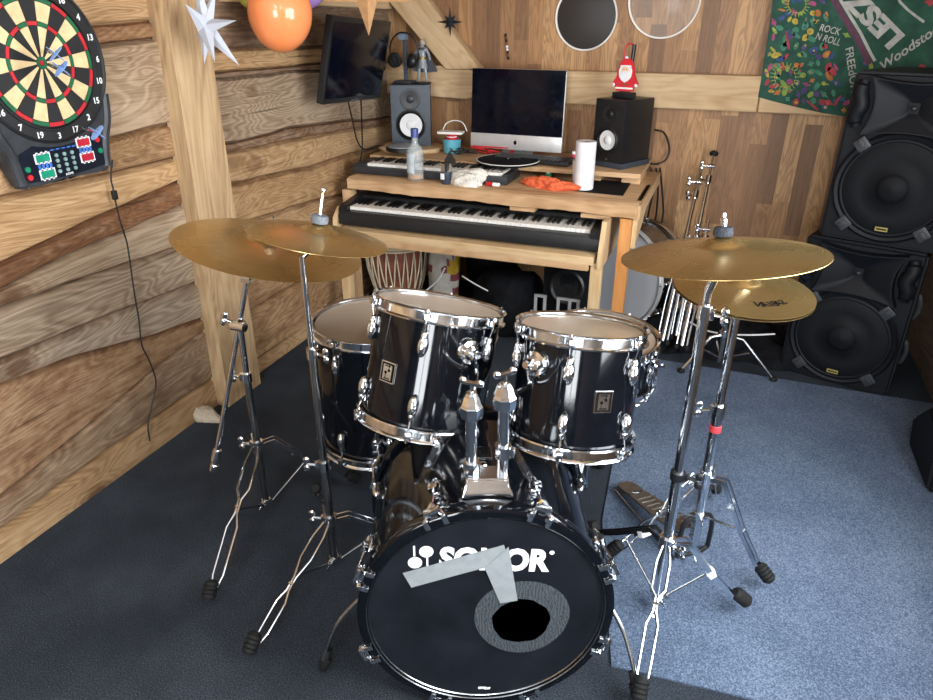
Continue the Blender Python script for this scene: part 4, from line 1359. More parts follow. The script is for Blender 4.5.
# computer -----------------------------------------------------------------
def computer():
    base = V((-1.06, 3.62, RZ))
    root = thing('desktop_computer', 'silver all-in-one computer with a dark screen and small black fruit mark on its chin', 'computer', base)
    A = at(474.5, 70, y=3.60); Bq = at(570, 72, y=3.60)
    # rectangle leaning back slightly
    w, h = .502, .397
    right = V((1, -.02, 0)).normalized()
    tilt = math.radians(3)
    n0 = V((right.y, -right.x, 0)).normalized()
    up = (V((0, 0, 1)) * math.cos(tilt) - n0 * math.sin(tilt)).normalized()
    n = right.cross(up)
    bl = at(470.3, 147, y=3.60)
    o = bl + V((0.002, 0, 0))
    def q(u, v, d=0): return o + right * (w * u) + up * (h * v) + n * d
    R = mat3(right, up, n)
    MB().box(q(.5, .5, -.012), (w, h, .022), R, bev=.008).build('housing', 'alu', root)
    chin = .19
    MB().box(q(.5, chin + (1 - chin) / 2, .0005), (w * .992, h * (1 - chin) * .99, .003), R, bev=.001).build('screen', 'screen', root)
    MB().box(q(.5, chin / 2, .0005), (w * .998, h * chin * .98, .003), R, bev=.001).build('chin', 'alu', root)
    # mark on the chin
    c = q(.5, chin * .52, .0022)
    s = .021
    prof = []
    for k in range(48):
        t = 2 * PI * k / 48
        r = .5 * (1 - .10 * math.cos(2 * t)) * (1 - .13 * max(0, math.cos(t - PI / 2)) ** 12 - .07 * max(0, math.cos(t + PI / 2)) ** 14)
        x, y = r * math.cos(t) * .92, r * math.sin(t) * 1.0
        dx, dy = x - .52, y - .08
        dd = math.hypot(dx, dy)
        if dd < .22: x, y = .52 + dx / dd * .22, .08 + dy / dd * .22
        prof.append(c + right * x * s + up * (y * s - .06 * s))
    mb = MB().prism(prof, n * .0004)
    lf = [(0.0, .52), (.04, .66), (.18, .80), (.17, .66), (.08, .55)]
    mb.prism([c + right * (x * s) + up * (y * s) for x, y in lf], n * .0004)
    mb.build('fruit_mark', 'ink_black', root, smooth=False)
    # foot and neck
    pts = [q(.5, .25, -.03), q(.5, .1, -.05), V((q(.5, 0).x, 3.655, RZ + .02)), V((q(.5, 0).x, 3.62, RZ + .006)), V((q(.5, 0).x, 3.52, RZ + .004))]
    pts = spline(pts, 5)
    rings = []
    for i, p in enumerate(pts):
        t = (pts[min(i + 1, len(pts) - 1)] - pts[max(i - 1, 0)]).normalized()
        nn = right.cross(t)
        rings.append([p + right * .085 - nn * .0035, p + right * .085 + nn * .0035, p - right * .085 + nn * .0035, p - right * .085 - nn * .0035])
    MB().loft(rings).build('stand_foot', 'alu', root, 30)
computer()
# black typing keyboard, half under the screen
c = V((-.93, 3.475, RZ + .002))
root = thing('computer_keyboard', 'black typing keyboard lying below the computer screen', 'keyboard', c)
R = Matrix.Rotation(-.06, 3, 'Z')
MB().box(c + V((0, 0, .009)), (.40, .135, .016), R, bev=.004).build('case', 'black_plastic', root)
mb = MB()
for r in range(5):
    for k in range(17):
        if r == 0 and 5 < k < 10: continue
        mb.box(c + R @ V((-.185 + k * .0231, -.05 + r * .0245, .020)), (.019, .019, .007), R)
mb.build('key_caps', 'dark_plastic', root, smooth=False)
# headset-like tangle of red and black leads under the screen
mb = MB()
rnd = random.Random(9)
def tangle(name, label, c, sx, sy, mat, r, seed, n=16, z=.01):
    rnd = random.Random(seed)
    pts = [V((c[0] + rnd.uniform(-sx, sx), c[1] + rnd.uniform(-sy, sy), c[2] + z + rnd.uniform(0, .03))) for _ in range(n)]
    return tag(MB().tube(spline(pts, 6), r, 7).build(name, mat), label, 'cable')
tangle('red_cable', 'tangle of red cable under the left half of the computer screen', (-1.20, 3.58, RZ), .12, .04, 'red', .004, 5, 12)
tangle('black_cable', 'tangle of thin black cable lying between the patterned mug and computer', (-1.33, 3.50, RZ), .10, .05, 'black_plastic', .0035, 6, 16)
# red-white small can right of the keyboard
c = at(574, 160, z=RZ)
root = thing('small_jar', 'tiny pink and white jar beside the right end of the typing keyboard', 'jar', V((c.x, c.y, RZ)))
c = V((c.x, c.y, RZ))
MB().lathe([(0, 0), (.014, 0), (.015, .003), (.015, .03), (0, .03)], c, (0, 0, 1), 20).build('jar_body', plain('pink_plastic', '#c4415e', .4), root)
MB().lathe([(0, .045), (.012, .045), (.013, .043), (.013, .03), (0, .03)], c, (0, 0, 1), 20).build('lid', 'white', root)
# patterned mug with red lid and white gadget over it
c = at(452, 153, z=RZ); c = V((c.x, c.y, RZ))
root = thing('patterned_mug', 'turquoise mug with dark grid pattern left of the computer', 'mug', c)
MB().lathe([(0, 0), (.038, 0), (.044, .006), (.049, .075), (.0475, .075), (.042, .008), (0, .006)], c, (0, 0, 1), 40).build('mug_wall', 'brick_print', root)
c2 = c + V((0, 0, .0755))
root = thing('red_tin', 'small red tin standing on top of the turquoise mug', 'tin', c2)
MB().lathe([(0, 0), (.040, 0), (.040, .004), (.026, .006), (.028, .022), (0, .024)], c2, (0, 0, 1), 32).build('tin_body', 'red', root)
MB().lathe([(.0262, .008), (.0285, .010), (.0285, .013), (.0268, .014)], c2, (0, 0, 1), 32).build('white_band', 'paper', root)
c3 = c2 + V((-.005, .0, .0255))
R = Matrix.Rotation(.12, 3, 'Z')
root = thing('white_gadget', 'flat white plastic gadget lying over the red tin left of the computer', 'gadget', c3)
MB().box(c3 + V((0, 0, .007)), (.135, .07, .013), R, bev=.004).build('gadget_case', 'white', root)
MB().tube(spline([c3 + V((-.06, .03, .01)), c3 + V((-.045, .05, .045)), c3 + V((.0, .06, .06)), c3 + V((.05, .05, .05)), c3 + V((.075, .045, .01))], 6), .0028, 8).build('lead', 'white', root)

# studio monitors ----------------------------------------------------------
def studio_speaker(name, label, bl, right, w, h, d, mat, group, cone_r, badge=True):
    right = V(right).normalized(); up = V((0, 0, 1)); n = right.cross(up)
    root = thing(name, label, 'speaker', bl + right * (w / 2) - n * (d / 2), group)
    R = mat3(right, up, n)
    MB().box(bl + right * w / 2 + up * h / 2 - n * d / 2, (w, h, d), R, bev=.006).build('cabinet', mat, root)
    def q(u, v, e=0): return bl + right * (w * u) + up * (h * v) + n * e
    wc = q(.5, .355)
    MB().lathe([(cone_r * 1.32, -.001), (cone_r * 1.30, .006), (cone_r * 1.18, .009), (cone_r * 1.12, .004)], wc, n, 56).build('woofer_ring', 'black_plastic', root)
    MB().lathe([(cone_r * 1.14, .003), (cone_r * 1.06, .009), (cone_r * .98, .004), (cone_r * .97, .002)], wc, n, 56).build('surround', 'rubber', root)
    MB().lathe([(cone_r * .99, .0035), (cone_r * .7, .0022), (cone_r * .45, .0012), (cone_r * .44, .003), (cone_r * .3, .0075), (cone_r * .12, .0095), (0, .010)], wc, n, 56).build('cone', 'cone', root)
    tc = q(.5, .775)
    tr = w * .235
    MB().lathe([(tr * 1.12, -.001), (tr * 1.1, .004), (tr, .005), (tr * .75, .0025), (tr * .42, .0012), (tr * .40, .002), (tr * .3, .005), (0, .0065)], tc, n, 44).build('tweeter', 'dark_plastic' if mat == 'grey_body' else 'black_plastic', root)
    if badge: MB().cyl(q(.5, .045, .0), q(.5, .045, .002), .006, seg=16).build('badge', 'steel', root)
    return root, q, n
ls_bl = at(392.5, 147.5, y=3.52)
ls_z = RZ + .022
ls_bl.z = ls_z
# wooden board under it
c = ls_bl + V((.085, .10, 0))
mb = MB()
poly = []
for k in range(8):
    a_ = PI / 8 + PI / 4 * k
    poly.append(V((c.x + .19 * math.cos(a_), c.y - .03 + .165 * math.sin(a_), RZ + .001)))
mb.prism(poly, (0, 0, .02))
bmesh.ops.bevel(mb.bm, geom=mb.bm.edges[:], offset=.003, segments=1, affect='EDGES')
o = mb.build('octagonal_board', 'desk_light'); grain(o, (1, .2, 0))
tag(o, 'eight-sided pale wooden board under the grey studio speaker', 'board')
sp_h = at(412, 86, y=3.52).z - ls_z
sroot, sq, sn = studio_speaker('studio_speaker', 'blue-grey studio speaker with white cone at the left end of the desk', ls_bl, (.93, .37, 0), .213, sp_h, .22, 'grey_body', 'studio speakers', .062)
# grey round pad in front of it
c = at(411, 148, z=ls_z); c = V((c.x - .005, ls_bl.y - .10, ls_z))
root = thing('practice_pad', 'round grey pad standing before the grey studio speaker on its wooden board', 'pad', c)
MB().lathe([(0, 0), (.085, 0), (.092, .004), (.092, .018), (.085, .022), (0, .022)], c, (0, 0, 1), 48).build('pad_base', 'black_plastic', root)
MB().lathe([(0, .029), (.070, .029), (.080, .026), (.082, .0215), (0, .0215)], c, (0, 0, 1), 48).build('pad_surface', plain('grey_rubber', '#8b9096', .6), root)

rs_right = V((.152, -.078, 0)).normalized()
rs_bl = at(591.5, 161, y=3.50)
zt_ = at(595.5, 98, y=3.50).z
pad_h = .026
base_z = RZ + .002
rs_bl.z = base_z + pad_h
rs_n = V((rs_right.y, -rs_right.x, 0))
R = mat3(rs_right, V((0, 0, 1)), rs_right.cross(V((0, 0, 1))))
ncen = rs_bl + rs_right * .09 - rs_right.cross(V((0, 0, 1))) * .115
o = MB().box(V((ncen.x, ncen.y, base_z + pad_h / 2)), (.185, pad_h, .235), R, bev=.004).build('isolation_pad', 'felt'); tag(o, 'grey foam pad under the black studio speaker at the right end of the desk', 'pad')
sroot2, sq2, sn2 = studio_speaker('studio_speaker', 'black studio speaker with white cone at the right end of the desk', rs_bl, rs_right, .175, zt_ - rs_bl.z, .23, 'black_plastic', 'studio speakers', .047)
RS_TOP = zt_

# headphones hanging on a small stand on the left speaker
zt = ls_z + sp_h
c = V((ls_bl.x + .03, ls_bl.y + .13, zt))
root = thing('headphone_stand', 'small grey stand on top of the grey studio speaker, carrying headphones', 'stand', c)
MB().box(c + V((0, 0, .008)), (.10, .075, .014), bev=.004).build('stand_foot', 'dark_plastic', root)
MB().box(c + V((0, .012, .13)), (.022, .012, .24), bev=.003).build('stand_column', 'grey_body', root)
MB().box(c + V((0, -.002, .232)), (.038, .05, .03), bev=.006).build('cradle', 'blue_grey', root)
hc_ = c + V((0, -.004, .16))
root = thing('headphones', 'black headphones hanging on the grey stand over the left studio speaker', 'headphones', hc_)
band = []
for k in range(17):
    a_ = math.radians(-25 + 230 * k / 16)
    band.append(hc_ + V((math.cos(a_) * .082, .0, .005 + math.sin(a_) * .088)))
MB().tube(band, .0045, 8).build('headband', 'black_plastic', root)
for k in (-1, 1):
    e = hc_ + V((.052 * k, -.012, -.045))
    d = V((-.75 * k, -.5, .25)).normalized()
    cup = MB().lathe([(0, -.022), (.028, -.02), (.037, -.008), (.037, .006), (.0, .006)], e, d, 28).build('ear_cup', 'black_plastic', root)
    MB().lathe([(.018, .004), (.036, .005), (.038, .012), (.030, .020), (.018, .016), (.018, .004)], e, d, 28).build('ear_pad', 'rubber', cup)
    MB().tube([hc_ + V((.078 * k, 0, -.02)), hc_ + V((.07 * k, -.008, -.03)), e - d * .018], .005, 8).build('yoke', 'steel', root)

# figurine of an armoured person with a cloak
c = V((ls_bl.x + .128, ls_bl.y + .15, zt))
root = thing('figurine', 'small silver-grey figurine in a wide cloak standing on the grey studio speaker', 'figurine', c)
MB().lathe([(0, 0), (.042, 0), (.045, .004), (.042, .008), (0, .008)], c, (0, 0, 1), 28).build('figurine_base', 'dark_plastic', root)
def skin_body(edges, radii, root_i, name, mat, parent, sub=2):
    pts = [p for p in edges[0]]
    me = bpy.data.meshes.new(name)
    off = world_loc(parent) if parent else V((0, 0, 0))
    me.from_pydata([V(p) - off for p in pts], edges[1], [])
    o = bpy.data.objects.new(name, me)
    C.objects.link(o)
    if parent: o.parent = parent
    s = o.modifiers.new('skin', 'SKIN'); s.use_smooth_shade = True
    sv = me.skin_vertices[0].data
    for i, r in enumerate(radii): sv[i].radius = (r, r)
    sv[root_i].use_root = True
    ss = o.modifiers.new('sub', 'SUBSURF'); ss.levels = sub; ss.render_levels = sub
    me.materials.append(M[mat] if isinstance(mat, str) else mat)
    return o
S = .205 / 1.78
M['figure_grey'] = plain('pewter_paint', '#8f949b', .45, .3)
M['figure_dark'] = plain('slate_paint', '#565a62', .55, .1)
def F(x, y, z): return c + V((x * S, y * S, z * S + .008))
P_ = [F(0, 0, .98), F(0, 0, 1.2), F(0, 0, 1.42), F(0, 0, 1.53), F(0, -.02, 1.66), F(0, -.01, 1.75),
      F(.2, 0, 1.42), F(.34, -.03, 1.18), F(.43, -.1, .95), F(-.2, 0, 1.42), F(-.36, -.04, 1.2), F(-.48, -.12, 1.02),
      F(.11, 0, .9), F(.15, -.03, .5), F(.19, 0, .08), F(.2, -.13, .03), F(-.11, 0, .9), F(-.17, -.03, .5), F(-.22, 0, .08), F(-.23, -.13, .03)]
E_ = [(0, 1), (1, 2), (2, 3), (3, 4), (4, 5), (2, 6), (6, 7), (7, 8), (2, 9), (9, 10), (10, 11), (0, 12), (12, 13), (13, 14), (14, 15), (0, 16), (16, 17), (17, 18), (18, 19)]
Rr = [.15, .14, .17, .06, .11, .08, .09, .06, .05, .09, .06, .05, .11, .075, .055, .04, .11, .075, .055, .04]
skin_body((P_, E_), [r * S for r in Rr], 0, 'body', 'figure_grey', root)
mb = MB()
rings = []
for k in range(7):
    t = k / 6
    w = .2 + .46 * t
    rings.append([F(-w, .12 + .08 * t, 1.46 - 1.0 * t), F(-w * .3, .2 + .16 * t, 1.46 - 1.06 * t), F(w * .3, .2 + .16 * t, 1.46 - 1.06 * t), F(w, .12 + .08 * t, 1.46 - 1.0 * t), F(w, .15 + .08 * t, 1.46 - 1.0 * t), F(w * .3, .23 + .16 * t, 1.46 - 1.06 * t), F(-w * .3, .23 + .16 * t, 1.46 - 1.06 * t), F(-w, .15 + .08 * t, 1.46 - 1.0 * t)])
mb.loft(rings); mb.build('cloak', 'figure_dark', root)
MB().lathe([(.17 * S, 0), (.2 * S, -.02), (.26 * S, -.045), (.25 * S, -.046), (.16 * S, -.01)], F(0, 0, 1.0), (0, 0, 1), 20).build('tunic', 'figure_grey', root)
MB().lathe([(.155 * S, -.06 * S), (.185 * S, -.05 * S), (.185 * S, .05 * S), (.155 * S, .06 * S)], F(0, 0, 1.04), (0, 0, 1), 20).build('belt', 'gold', root)
MB().ell(F(0, .035, 1.70), (.135 * S, .13 * S, .15 * S), seg=16, rings=10).build('hair', 'rag', root)
MB().lathe([(.12 * S, 0), (.19 * S, -.03 * S), (.17 * S, -.10 * S), (.11 * S, -.08 * S)], F(0, 0, 1.5), (0, 0, 1), 18).build('shoulder_collar', 'steel', root)
mb = MB().cyl(F(-.5, -.14, 1.1), F(-.75, -.2, .35), .004, .0015, seg=8); mb.build('blade', 'steel', root)

# red Christmas ornament on the right speaker
c2 = (sq2(.5, 1.0) - sn2 * .09)
c2 = V((c2.x + .005, c2.y, RS_TOP))
RO = mat3(rs_right, V((0, 0, 1)), rs_right.cross(V((0, 0, 1))))
o = MB().box(c2 + V((0, 0, .014)), (.10, .026, .055), RO, bev=.005).build('small_black_box', 'black_plastic'); tag(o, 'small black box lying on top of the black studio speaker under the red ornament', 'box')
c3 = c2 + V((0, 0, .028))
rt = V((.97, -.24, 0)).normalized(); nn = rt.cross(V((0, 0, 1)))
root = thing('christmas_ornament', 'flat red ornament of a white-bearded man in red coat, standing on the black speaker', 'ornament', c3)
def O(u, v, d=0): return c3 + rt * (u * 1.18) + V((0, 0, v * 1.12)) + nn * d
def flat(name, pts, d0, th, mat, bev=.0015, par=None):
    mb = MB().prism([O(u, v, d0) for u, v in pts], nn * th)
    bmesh.ops.bevel(mb.bm, geom=mb.bm.edges[:], offset=bev, segments=2, affect='EDGES', clamp_overlap=True)
    return mb.build(name, mat, par or root)
def disk(cx, cy, rx, ry, n=28, t0=0, t1=360): return [(cx + rx * math.cos(math.radians(t0 + (t1 - t0) * k / n)), cy + ry * math.sin(math.radians(t0 + (t1 - t0) * k / n))) for k in range(n)]
flat('coat', [(-.036, .004), (.036, .004), (.038, .02), (.052, .026), (.054, .036), (.044, .05), (.034, .07), (.030, .10), (.025, .118), (.012, .131), (-.008, .132), (-.024, .12), (-.031, .095), (-.036, .06), (-.05, .04), (-.05, .026), (-.038, .02)], -.012, .02, 'red')
flat('coat_hem', [(-.038, .012), (.038, .012), (.037, .019), (-.037, .019)], .007, .004, 'white')
flat('belt', [(-.037, .028), (.038, .028), (.038, .034), (-.038, .034)], .007, .003, 'red_felt')
flat('buckle', disk(0, .031, .0055, .005, 8), .009, .003, 'gold')
flat('beard', [(0, .038), (-.014, .046), (-.025, .06), (-.028, .084), (-.021, .102), (.021, .102), (.028, .084), (.025, .06), (.014, .046)], .006, .007, 'paper')
flat('face', disk(0, .088, .0155, .0135), .011, .004, 'skin')
flat('moustache', [(0, .078), (-.013, .073), (-.016, .079), (0, .085), (.016, .079), (.013, .073)], .013, .004, 'paper')
flat('hat_brim', [(-.023, .097), (.023, .097), (.022, .106), (-.022, .106)], .007, .006, 'paper')
MB().ell(O(-.004, .134, -.001), (.008, .008, .008)).build('pompom', 'paper', root)
for k in (-1, 1):
    MB().ell(O(.047 * k, .028, .004), (.008, .008, .009)).build('mitten', 'paper', root)
    MB().ell(O(.006 * k, .091, .0152), (.0017, .001, .0022), seg=10, rings=6).build('eye', 'ink_black', root)
MB().ell(O(0, .086, .0155), (.003, .003, .003), seg=10, rings=6).build('nose', 'skin', root)
MB().box(O(0, .0015, -.002), (.05, .02, .003), bev=.001).build('foot_plate', 'black_plastic', root)
mb = MB().tube([O(.014, .11, -.016), O(.016, .15, -.018), O(.017, .185, -.02)], .009, 10)
mb.build('lamp_holder', 'black_plastic', root)
mb = MB().tube(spline([O(.017, .18, -.02), O(-.005, .188, -.02), O(-.02, .165, -.02), O(-.022, .11, -.018), O(-.03, .06, -.016)], 6), .0035, 8)
mb.build('red_lead', 'red', root)

# ---------------------------------------------------------- things on walls
# electronic dartboard
NX = V((1, 0, 0))
DR = V((0, -1, 0)); 
X0 = LX + 0.022
root = thing('dartboard', 'large electronic dartboard with scoring panel hanging on the left wall', 'dartboard', (X0, 1.55, 1.05))
dc = at(43.5, 63, x=X0 + .05)
Yr = V((0, 1, 0)); Zr = V((0, 0, 1))
def Dp(u, v, e=0.0): return V((X0 + e, dc.y + u, dc.z + v))
RO_ = .212
# cabinet outline: disc above, panel with feet below
out = []
for k in range(41):
    a_ = math.radians(-38 + 256 * k / 40)
    out.append((math.cos(a_) * (RO_ + .012), math.sin(a_) * (RO_ + .012)))
out += [(-.178, -.19), (-.172, -.27), (-.165, -.318), (-.13, -.33), (-.11, -.315), (.0, -.325), (.11, -.315), (.13, -.33), (.165, -.318), (.172, -.27), (.178, -.19)]
mb = MB().prism([Dp(u, v) for u, v in out], (.038, 0, 0))
bmesh.ops.bevel(mb.bm, geom=mb.bm.edges[:], offset=.008, segments=2, affect='EDGES', clamp_overlap=True)
mb.build('cabinet', 'dark_plastic', root)
# raised side rails either side of the panel
for k in (-1, 1):
    mb = MB().tube(spline([Dp(.200 * k, -.10, .030), Dp(.186 * k, -.17, .034), Dp(.162 * k, -.23, .033), Dp(.15 * k, -.31, .030)], 6), [.016] * 18 + [.018], 10)
    mb.build('side_rail', 'dark_plastic', root)
dark, cream_, red_, green_ = plain('dart_black', '#17181a', .55), plain('dart_cream', '#d2b98c', .6), plain('dart_red', '#b3212b', .5), plain('dart_green', '#145c3a', .5)
mb = MB()
e0 = .040
rads = [0.0165, 0.0945, 0.107, 0.158, 0.1705]
ring_all = [.0065, .0165, .095, .107, .158, .1705]
SUB = 4
for s_ in range(20):
    for j in range(4):
        r0, r1 = ring_all[1 + j], ring_all[2 + j]
        even = s_ % 2 == 0
        mi = (0 if even else 1) if j in (0, 2) else (2 if even else 3)
        ins = []
        a0 = math.radians(90 - 9 - 18 * s_ + .35); a1 = math.radians(90 + 9 - 18 * s_ - .35)
        g = .0009
        inner = [Dp(math.cos(a0 + (a1 - a0) * k / SUB) * (r0 + g), math.sin(a0 + (a1 - a0) * k / SUB) * (r0 + g), e0) for k in range(SUB + 1)]
        outer = [Dp(math.cos(a0 + (a1 - a0) * k / SUB) * (r1 - g), math.sin(a0 + (a1 - a0) * k / SUB) * (r1 - g), e0) for k in range(SUB + 1)]
        mb.prism(inner + outer[::-1], (.004, 0, 0), mi)
mb.lathe([(.0075, 0), (.0075, .0045), (.016, .0045), (.016, 0)], Dp(0, 0, e0), NX, 32, 3)
mb.cyl(Dp(0, 0, e0), Dp(0, 0, e0 + .0046), .0065, seg=24, m=2)
mb.build('target_face', [dark, cream_, red_, green_], root, smooth=False)
MB().lathe([(0, .0005), (.173, .0005), (.176, .008), (.180, .008), (.182, .004), (.208, .004), (.2115, .009), (.216, .006), (.216, -.004)], Dp(0, 0, e0 - .002), NX, 96).build('number_ring', dark, root)
mb = MB()
for s_, num in enumerate((20, 1, 18, 4, 13, 6, 10, 15, 2, 17, 3, 19, 7, 16, 8, 11, 14, 9, 12, 5)):
    a_ = math.radians(90 - 18 * s_)
    put_text(mb, str(num), Dp(math.cos(a_) * .196, math.sin(a_) * .196, e0 + .0027), Yr, Zr, height=.018, bold=.03, centre=True)
mb.build('numbers', 'ink_white', root, smooth=False)
# control panel
Dp0 = Dp
def Dp(u, v, e=0.0): return Dp0(u * .86, -.198 + (v + .198) * .84, e)
pan = [(-.165, -.235), (-.11, -.215), (-.05, -.228), (0, -.232), (.05, -.228), (.11, -.215), (.165, -.20), (.175, -.30), (.16, -.325), (0, -.335), (-.15, -.33), (-.172, -.30)]
blk = plain('panel_black', '#0d1522', .3)
mb = MB().prism([Dp(u, v, .037) for u, v in pan], (.004, 0, 0))
cp = mb.build('control_panel', blk, root, smooth=False)
disp_g, disp_r, blue_ = plain('green_display', '#1c8a6c', .3), plain('red_display', '#b02436', .3), plain('blue_print', '#3c6cc0', .4)
for (u, v, mat_) in ((-.085, -.258, disp_g), (-.08, -.312, disp_g), (.088, -.232, disp_r), (.092, -.285, disp_r)):
    mb = MB().box(Dp(u, v, .0415), (.002, .052, .028), m=1).box(Dp(u, v, .0425), (.002, .044, .020), m=0)
    for k in (-1, 0, 1):
        mb.box(Dp(u + .018 * k, v + .0165, .0415), (.002, .006, .007), m=1).box(Dp(u + .018 * k, v - .0165, .0415), (.002, .006, .007), m=1)
    mb.build('display', [mat_, 'ink_white'], cp, smooth=False)
for k in range(4):
    for u, v in ((-.104, -.285), (.069, -.259)):
        MB().box(Dp(u + .0145 * k, v, .0415), (.002, .008, .016), bev=.0006).build('score_strip', blue_, cp)
for i in range(3):
    for j in range(4):
        u, v = -.032 + .032 * i, -.258 - .018 * j
        MB().cyl(Dp(u, v, .041), Dp(u, v, .0445), .0055, seg=14).build('button', plain('grey_button', '#7f9a96', .5) if (i, j) == (0, 0) else bpy.data.materials['grey_button'], cp)
for k in range(5):
    MB().box(Dp(-.042 + .022 * k, -.238, .0415), (.0015, .012, .0035)).build('button_print', blue_, cp)
for u, v, mm in ((-.15, -.285, 'green_plastic'), (-.148, -.312, 'red'), (.148, -.232, 'red'), (.152, -.272, 'green_plastic')):
    MB().cyl(Dp(u, v, .041), Dp(u, v, .045), .008, seg=16).build('button', mm, cp)
mb = MB(); put_text(mb, 'HOME', Dp(.004, -.327, .0415), Yr, Zr, height=.007, centre=True, bold=.02); mb.build('panel_lettering', 'ink_white', cp, smooth=False)
Dp = Dp0
# its lead
wire = [(111, 178), (113, 188), (114, 195), (120, 220), (124, 233), (128, 248), (134, 290), (139, 320), (142, 345), (150, 362), (156, 382), (152, 405), (148, 425), (150, 441)]
pts = [at(x, y, x=LX + .036) for x, y in wire]
cord = MB().tube(spline([Dp(.19, -.30, .02)] + pts, 5), .0028, 7).build('power_cord', 'black_plastic', root)
MB().box(at(114.5, 195, x=LX + .04), (.014, .016, .03), bev=.003).build('inline_box', 'black_plastic', cord)

def dart(label, tip, d, cols):
    d = V(d).normalized()
    root = thing('dart', label, 'dart', tip, 'darts in the board')
    MB().cyl(tip, tip + d * .024, .0009, .0018, seg=8).build('tip', 'black_plastic', root)
    MB().lathe([(0, .024), (.0028, .026), (.0036, .034), (.0036, .062), (.0026, .068), (0, .068)], tip, d, 12).build('barrel', 'steel', root)
    MB().cyl(tip + d * .066, tip + d * .115, .0024, seg=8).build('shaft', cols[1], root)
    a, b, n = frame(d)
    for s_ in (a + b, a - b):
        s_ = s_.normalized()
        p = tip + d * .105
        mb = MB().prism([p + s_ * w + d * h for w, h in ((0, 0), (.022, .014), (.026, .030), (.020, .046), (0, .050), (-.020, .046), (-.026, .030), (-.022, .014))], s_.cross(d) * .0008)
        mb.build('flight', cols[0], root, smooth=False)
fl = plain('light_blue_flight', '#8ab4ee', .5)
def dart_at(label, tip_px, tail_px, cols, L=.14):
    tip = at(*tip_px, x=X0 + .046)
    d = ray(*tail_px)
    best = min((abs((EYE + d * (.5 + .004 * k) - tip).length - L), k) for k in range(600) if (EYE + d * (.5 + .004 * k)).x > tip.x + .02)
    return dart(label, tip, EYE + d * (.5 + .004 * best[1]) - tip, cols)
dart_at('dart with light blue flight stuck in the dartboard just above its red bull', (46, 51), (56, 54), (fl, 'steel'))
dart_at('dart with light blue flight stuck right in the red bull of the dartboard', (46, 63), (62, 69), (fl, 'steel'))
dart_at('dart with light blue flight and red shaft low on the dartboard near number 17', (80, 127), (98, 133), (fl, 'red'))

# wall-mounted screen
tc_ = V((-1.716, 3.137, 1.307)); az, ti, ro = .021, -.208, -.052
n = V((math.cos(az) * math.cos(ti), math.sin(az) * math.cos(ti), math.sin(ti)))
r_ = V((0, 0, 1)).cross(n).normalized(); u_ = n.cross(r_)
r2 = r_ * math.cos(ro) + u_ * math.sin(ro); u2 = n.cross(r2)
RT_ = mat3(r2, u2, n)
root = thing('wall_screen', 'black flat screen tilted down on the left wall above the grey speaker', 'screen', tc_)
MB().box(tc_ - n * .018, (.60, .37, .034), RT_, bev=.006).build('housing', 'black_plastic', root)
MB().box(tc_ + n * .0, (.572, .325, .003), RT_ , bev=.001).build('panel', 'screen', root)
MB().box(tc_ - u2 * .178 + n * .001, (.07, .012, .003), RT_).build('badge_strip', 'steel', root)
MB().box(tc_ - n * .05, (.2, .16, .03), RT_, bev=.004).build('bracket_plate', 'black_plastic', root)
mb = MB().tube([tc_ - n * .05, V((LX + .09, tc_.y + .02, tc_.z + .03)), V((LX + .01, tc_.y + .02, tc_.z + .03))], .016, 10); mb.build('wall_arm', 'black_plastic', root)
def cable(name, label, pts, r=.004, mat='black_plastic', cat='cable'):
    return tag(MB().tube(spline(pts, 6), r, 7).build(name, mat), label, cat)
cable('screen_cable', 'thin black cable looping from the wall screen down to the grey speaker', [at(348, 101, x=-1.80), at(352, 118, x=-1.83), at(357, 140, x=-1.84), at(364, 149, x=-1.83), at(376, 147, x=-1.80), at(391, 143, y=3.70)])
cable('screen_cable', 'straight black cable hanging from the wall screen behind the small keyboard', [at(361, 100, x=-1.82), at(362, 130, x=-1.85), at(362, 150, x=-1.86), V((-1.855, 3.30, .75))])

# paper stars
def string_to_ceiling(root, p, r=.0012):
    return MB().cyl(p, V((p.x, p.y, CZ)), r, seg=6).build('string', 'paper', root)
def paper_star(name, label, c, R1, mat, n, points, group, tilt=0.0, r2f=.30, depth=.28, top=None, spikes3d=False, alt=False):
    a, b, n = frame(n)
    mb = MB()
    rim = []
    for k in range(points * 2):
        t = PI / 2 + tilt + PI * k / points
        r = (R1 if k % 4 == 0 or not alt else R1 * .62) if k % 2 == 0 else R1 * r2f
        rim.append(c + a * math.cos(t) * r + b * math.sin(t) * r)
    for s_ in (1, -1):
        apex = mb.bm.verts.new(c + n * R1 * depth * s_)
        vs_ = [mb.bm.verts.new(p) for p in rim]
        for k in range(len(vs_)): mb.face((vs_[k], vs_[(k + 1) % len(vs_)], apex))
    bmesh.ops.remove_doubles(mb.bm, verts=mb.bm.verts, dist=1e-5)
    if spikes3d:
        for q in spikes3d:
            d = (a * q[0] + b * q[1] + n * q[2]).normalized()
            x_, y_, _ = frame(d)
            w = R1 * .22
            base = [c + x_ * w * math.cos(PI / 2 * k) + y_ * w * math.sin(PI / 2 * k) for k in range(4)]
            tip = mb.bm.verts.new(c + d * R1 * q[3])
            bv = [mb.bm.verts.new(p) for p in base]
            for k in range(4): mb.face((bv[k], bv[(k + 1) % 4], tip))
            mb.face(bv[::-1])
    o = mb.build(name, mat, None, 5, smooth=False)
    return tag(o, label, 'star', group)
sc_ = at(205, 27, x=-1.70)
view = (EYE - sc_).normalized()
px_ = (sc_ - EYE).dot(FW) / F_PX
mb = MB()
